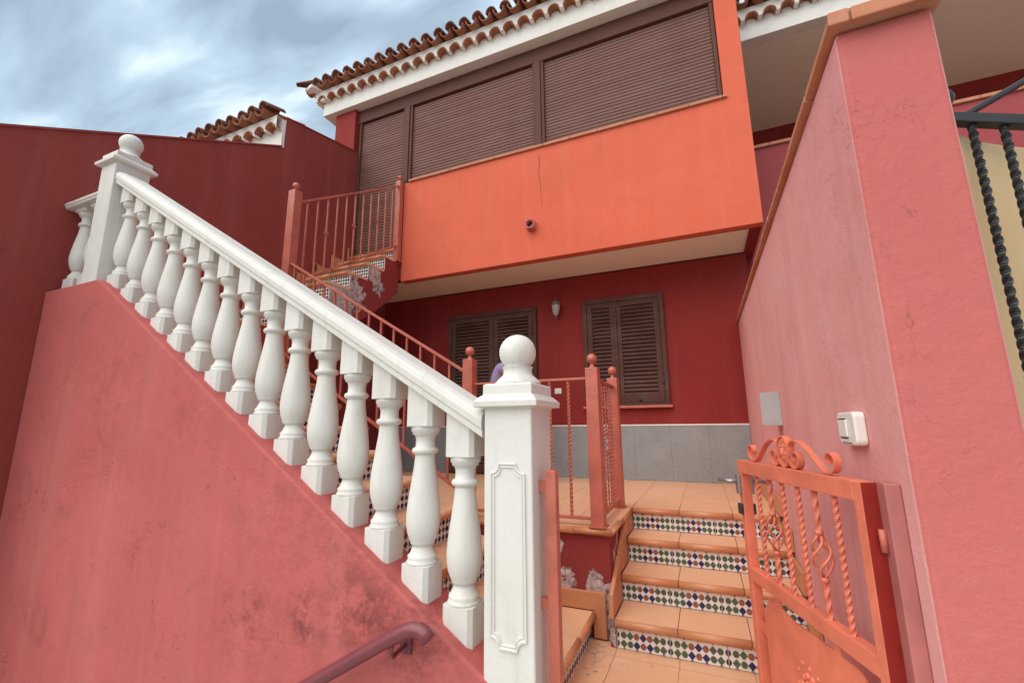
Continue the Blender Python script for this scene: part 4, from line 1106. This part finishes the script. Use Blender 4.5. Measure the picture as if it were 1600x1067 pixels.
# mauve handrail for the path below
hd = thing('path_handrail', 'mauve tubular handrail with a bent end fixed low on the stained rose wall', 'handrail', (-1.1, 1.5, -0.85))
HRY = 1.455
P_ = [(-3.2, HRY, -1.965)] + [(-1.46+0.40*t, HRY, -0.957+0.236*t) for t in (0, .3, .6, .8)]
P_ += [(-1.085, HRY, -0.738), (-1.045, HRY, -0.716), (-1.012, HRY, -0.706), (-0.985, HRY, -0.706), (-0.962, HRY, -0.714), (-0.945, HRY, -0.730)]
obj('tube', MB().tube(P_, .0265, 16), PURPLE, hd)
obj('bracket', MB().tube([(-1.105, HRY, -0.765), (-1.105, HRY, -0.80), (-1.105, HRY+.012, -0.815), (-1.105, 1.545, -0.80)], .008, 8).box(-1.13, -1.08, 1.538, 1.5495, -0.835, -0.765), PURPLE, hd)
obj('bracket', MB().tube([(-2.3, HRY, -1.45), (-2.3, HRY+.01, -1.50), (-2.3, 1.545, -1.49)], .008, 8), PURPLE, hd)

# neighbour's black gate and burlap screen right of the pillar
bg_ = thing('black_gate', 'black wrought iron gate with twisted bars right of the coral pink pillar', 'gate', (0.95, 1.48, FL))
obj('top_rail', MB().prism([(.674, .826), (1.9, .37), (1.9, .40), (.674, .856)], 'y', 1.468, 1.50), BLACK, bg_, bevel=.003)
obj('brace', MB().prism([(.735, .826), (1.7, 1.29), (1.7, 1.306), (.735, .842)], 'y', 1.475, 1.495), BLACK, bg_, bevel=.003)
for i in range(12):
    x = .742+.062*i
    obj('twisted_bar', MB().twist((x, 1.484, FL+.05), (x, 1.484, .83-.372*(x-.674)), .0145, 18, 14), BLACK, bg_)
obj('hinge_ball', MB().ball((.700, 1.50, .905), .028, 14, 10).tube([(.674, 1.50, .89), (.70, 1.50, .885)], .008, 8), BLACK, bg_)
bu = MB(); nx_, nz_ = 26, 24
rd = random.Random(11)
for j in range(nz_+1):
    for i in range(nx_+1):
        x = .674+1.1*i/nx_; zt_ = .85-.36*(x-.674)-.05*math.sin(PI*min(1, (x-.674)/.35))*.5-.02
        f = j/nz_; z = zt_*(1-f)+(FL+.05)*f
        y = 1.532+.012*math.sin(9*x+3*f)+.010*math.sin(23*x+1.3+f*2)+.010*math.sin(14*(x*.6+z*.5))
        bu.v.append((x, y, z+.004*math.sin(40*x)))
for j in range(nz_):
    for i in range(nx_):
        a = j*(nx_+1)+i; bu.f.append([a, a+1, a+nx_+2, a+nx_+1]); bu.m.append(0); bu.sm.append(True)
bo = obj('burlap_screen', bu, BURLAP)
so = bo.modifiers.new('thickness', 'SOLIDIFY'); so.thickness = .003
tag(bo, 'tan burlap screen hung behind the black twisted bars', 'screen')
ct = obj('cable_tie', MB().ribbon([(.804+.014*math.cos(q*PI/6), 1.484+.014*math.sin(q*PI/6), .36) for q in range(13)], (0, 0, .004), .0015).tube([(.80, 1.468, .36), (.77, 1.455, .372)], .0015, 6), PLAST)
tag(ct, 'thin white tie looped round the second black bar', 'cable tie')

# flakes of paint fallen at the foot of the peeling corner
fk = MB(); rd = random.Random(21)
for i in range(130):
    x = -0.66+abs(rd.gauss(0, .11)) - .06; y = 2.80-abs(rd.gauss(0, .16)); s_ = rd.uniform(.002, .009)*(1.5 if i < 12 else 1)
    if x > .3: continue
    a = rd.uniform(0, PI*2); z = FL+.003+rd.uniform(0, .006)
    pts = [(x+s_*math.cos(a+q)*rd.uniform(.5, 1), y+s_*math.sin(a+q)*rd.uniform(.5, 1), z+rd.uniform(0, .004)) for q in (0, 1.4, 2.7, 4.2)]
    fk.add(pts, [(0, 1, 2, 3)])
fo = obj('paint_flakes', fk, paint('flake_white', (0.62, 0.52, 0.48), rough=.9, var=.4, scale=40)); fo['kind'] = 'stuff'

# ------------------------------------------------------------------ person on the terrace, hidden behind the white ball
pr_ = thing('person', 'person in a lavender top standing on the terrace mostly hidden behind the white ball', 'person', (-1.99, 4.68, HT))
SKIN = paint('skin', (0.45, 0.25, 0.17), rough=.55, var=.08, bs=.05); LAV = paint('lavender_cotton', (0.33, 0.25, 0.43), rough=.9, var=.15, bs=.3)
DENIM = paint('dark_trousers', (0.03, 0.035, 0.05), rough=.9); HAIR = paint('dark_hair', (0.018, 0.012, 0.010), rough=.5, bs=.4); SHOE = paint('dark_shoes', (0.03, 0.025, 0.025), rough=.5)
def skinmesh(name, joints, edges, root, mat, parent, lvl=2):
    me = bpy.data.meshes.new(name); me.from_pydata([j[0] for j in joints], edges, []); me.update()
    o = bpy.data.objects.new(name, me); C.objects.link(o); me.materials.append(mat)
    o.parent = parent; o.location = Vector((0,0,0))-wl[parent.name]; wl[o.name] = Vector((0,0,0))
    s_ = o.modifiers.new('skin', 'SKIN'); s_.use_smooth_shade = True
    for v, j in zip(me.skin_vertices[0].data, joints): v.radius = (j[1], j[1] if len(j) < 3 else j[2])
    me.skin_vertices[0].data[root].use_root = True
    ss = o.modifiers.new('sub', 'SUBSURF'); ss.levels = lvl; ss.render_levels = lvl
    return o
px, py, pz = -1.99, 4.68, HT
def J(x, y, z, r, r2=None): return ((px+x, py+y, pz+z), r) if r2 is None else ((px+x, py+y, pz+z), r, r2)
# body: one continuous figure; head turned to the right
jb = [J(0,0,.84,.10,.075), J(0,0,.98,.09,.07), J(.01,0,1.14,.125,.085), J(.02,0,1.27,.115,.075), J(.05,0,1.345,.048), J(.085,-.015,1.40,.05),
      J(-.15,0,1.28,.048), J(-.205,0,1.02,.036), J(-.21,-.05,.80,.026), J(-.212,-.07,.76,.024),
      J(.17,0,1.28,.048), J(.215,.01,1.02,.036), J(.22,-.05,.80,.026), J(.222,-.07,.76,.024),
      J(-.085,0,.78,.085), J(-.095,-.005,.44,.055), J(-.10,.01,.09,.038), J(-.10,-.04,.035,.034), J(-.10,-.13,.025,.026),
      J(.085,0,.78,.085), J(.095,-.005,.44,.055), J(.10,.01,.09,.038), J(.10,-.04,.035,.034), J(.10,-.13,.025,.026)]
eb = [(0,1),(1,2),(2,3),(3,4),(4,5),(3,6),(6,7),(7,8),(8,9),(3,10),(10,11),(11,12),(12,13),(0,14),(14,15),(15,16),(16,17),(17,18),(0,19),(19,20),(20,21),(21,22),(22,23)]
body = skinmesh('body', jb, eb, 0, SKIN, pr_)
def part_ell(name, parts, mat, parent):
    global m
    m = MB()
    for c_, rx, ry, rz_ in parts: ell((px+c_[0], py+c_[1], pz+c_[2]), rx, ry, rz_, 18, 12)
    return obj(name, m, mat, parent)
hx, hy, hz_ = .095, -.02, 1.505
part_ell('head', [((hx,hy,hz_), .072, .09, .105), ((hx+.01,hy-.092,hz_-.012), .012, .018, .02), ((hx-.072,hy+.005,hz_-.01), .010, .018, .028), ((hx+.072,hy+.005,hz_-.01), .010, .018, .028),
                  ((hx+.005,hy-.075,hz_-.05), .026, .012, .008)], SKIN, pr_)
part_ell('eyes', [((hx-.026,hy-.078,hz_+.012), .012, .010, .008), ((hx+.034,hy-.078,hz_+.012), .012, .010, .008)], DARKP, pr_)
part_ell('hair', [((hx,hy+.018,hz_+.03), .082, .092, .092), ((hx+.065,hy+.07,hz_+.035), .045, .045, .045), ((hx-.06,hy+.03,hz_-.02), .03, .06, .08), ((hx+.06,hy+.03,hz_-.02), .03, .06, .08)], HAIR, pr_)
jt = [J(0,0,.71,.150,.118), J(0,0,.98,.124,.104), J(.01,0,1.14,.140,.10), J(.02,0,1.265,.125,.085), J(.045,0,1.325,.066), J(-.17,0,1.31,.075), J(-.245,0,1.06,.07), J(.175,0,1.275,.064), J(.212,0,1.06,.054)]
skinmesh('lavender_top', jt, [(0,1),(1,2),(2,3),(3,4),(3,5),(5,6),(3,7),(7,8)], 0, LAV, pr_)
jl = [J(0,0,.96,.140,.108), J(0,0,.84,.150,.115), J(-.085,0,.74,.098), J(-.095,-.005,.44,.072), J(-.10,.008,.10,.058), J(.085,0,.74,.098), J(.095,-.005,.44,.072), J(.10,.008,.10,.058)]
skinmesh('trousers', jl, [(0,1),(1,2),(2,3),(3,4),(1,5),(5,6),(6,7)], 0, DENIM, pr_)
for sx in (-1, 1):
    m = MB(); ell((px+sx*.10, py-.045, pz+.036), .044, .125, .034, 16, 10); ell((px+sx*.10, py+.02, pz+.06), .042, .05, .045, 14, 8)
    obj('shoe', m, SHOE, pr_)
    # hand: palm and five curled fingers
    hb_ = Vector((px+sx*.216, py-.075, pz+.735))
    m = MB(); m.tube([hb_+Vector((0, .004, .035)), hb_, hb_+Vector((0, -.012, -.045))], [.02, .026, .026], 10)
    for k, L_ in enumerate((.062, .070, .066, .052)):
        o_ = hb_+Vector((sx*.004, -.028+.014*k-.002, -.04)); 
        m.tube([o_, o_+Vector((-sx*.002, -.002, -L_*.45)), o_+Vector((-sx*.010, -.004, -L_*.8)), o_+Vector((-sx*.020, -.004, -L_))], [.0085, .008, .0072, .0055], 8)
    m.tube([hb_+Vector((-sx*.012, -.022, .0)), hb_+Vector((-sx*.024, -.040, -.025)), hb_+Vector((-sx*.026, -.046, -.055))], [.011, .0095, .007], 8)
    obj('hand', m, SKIN, pr_)
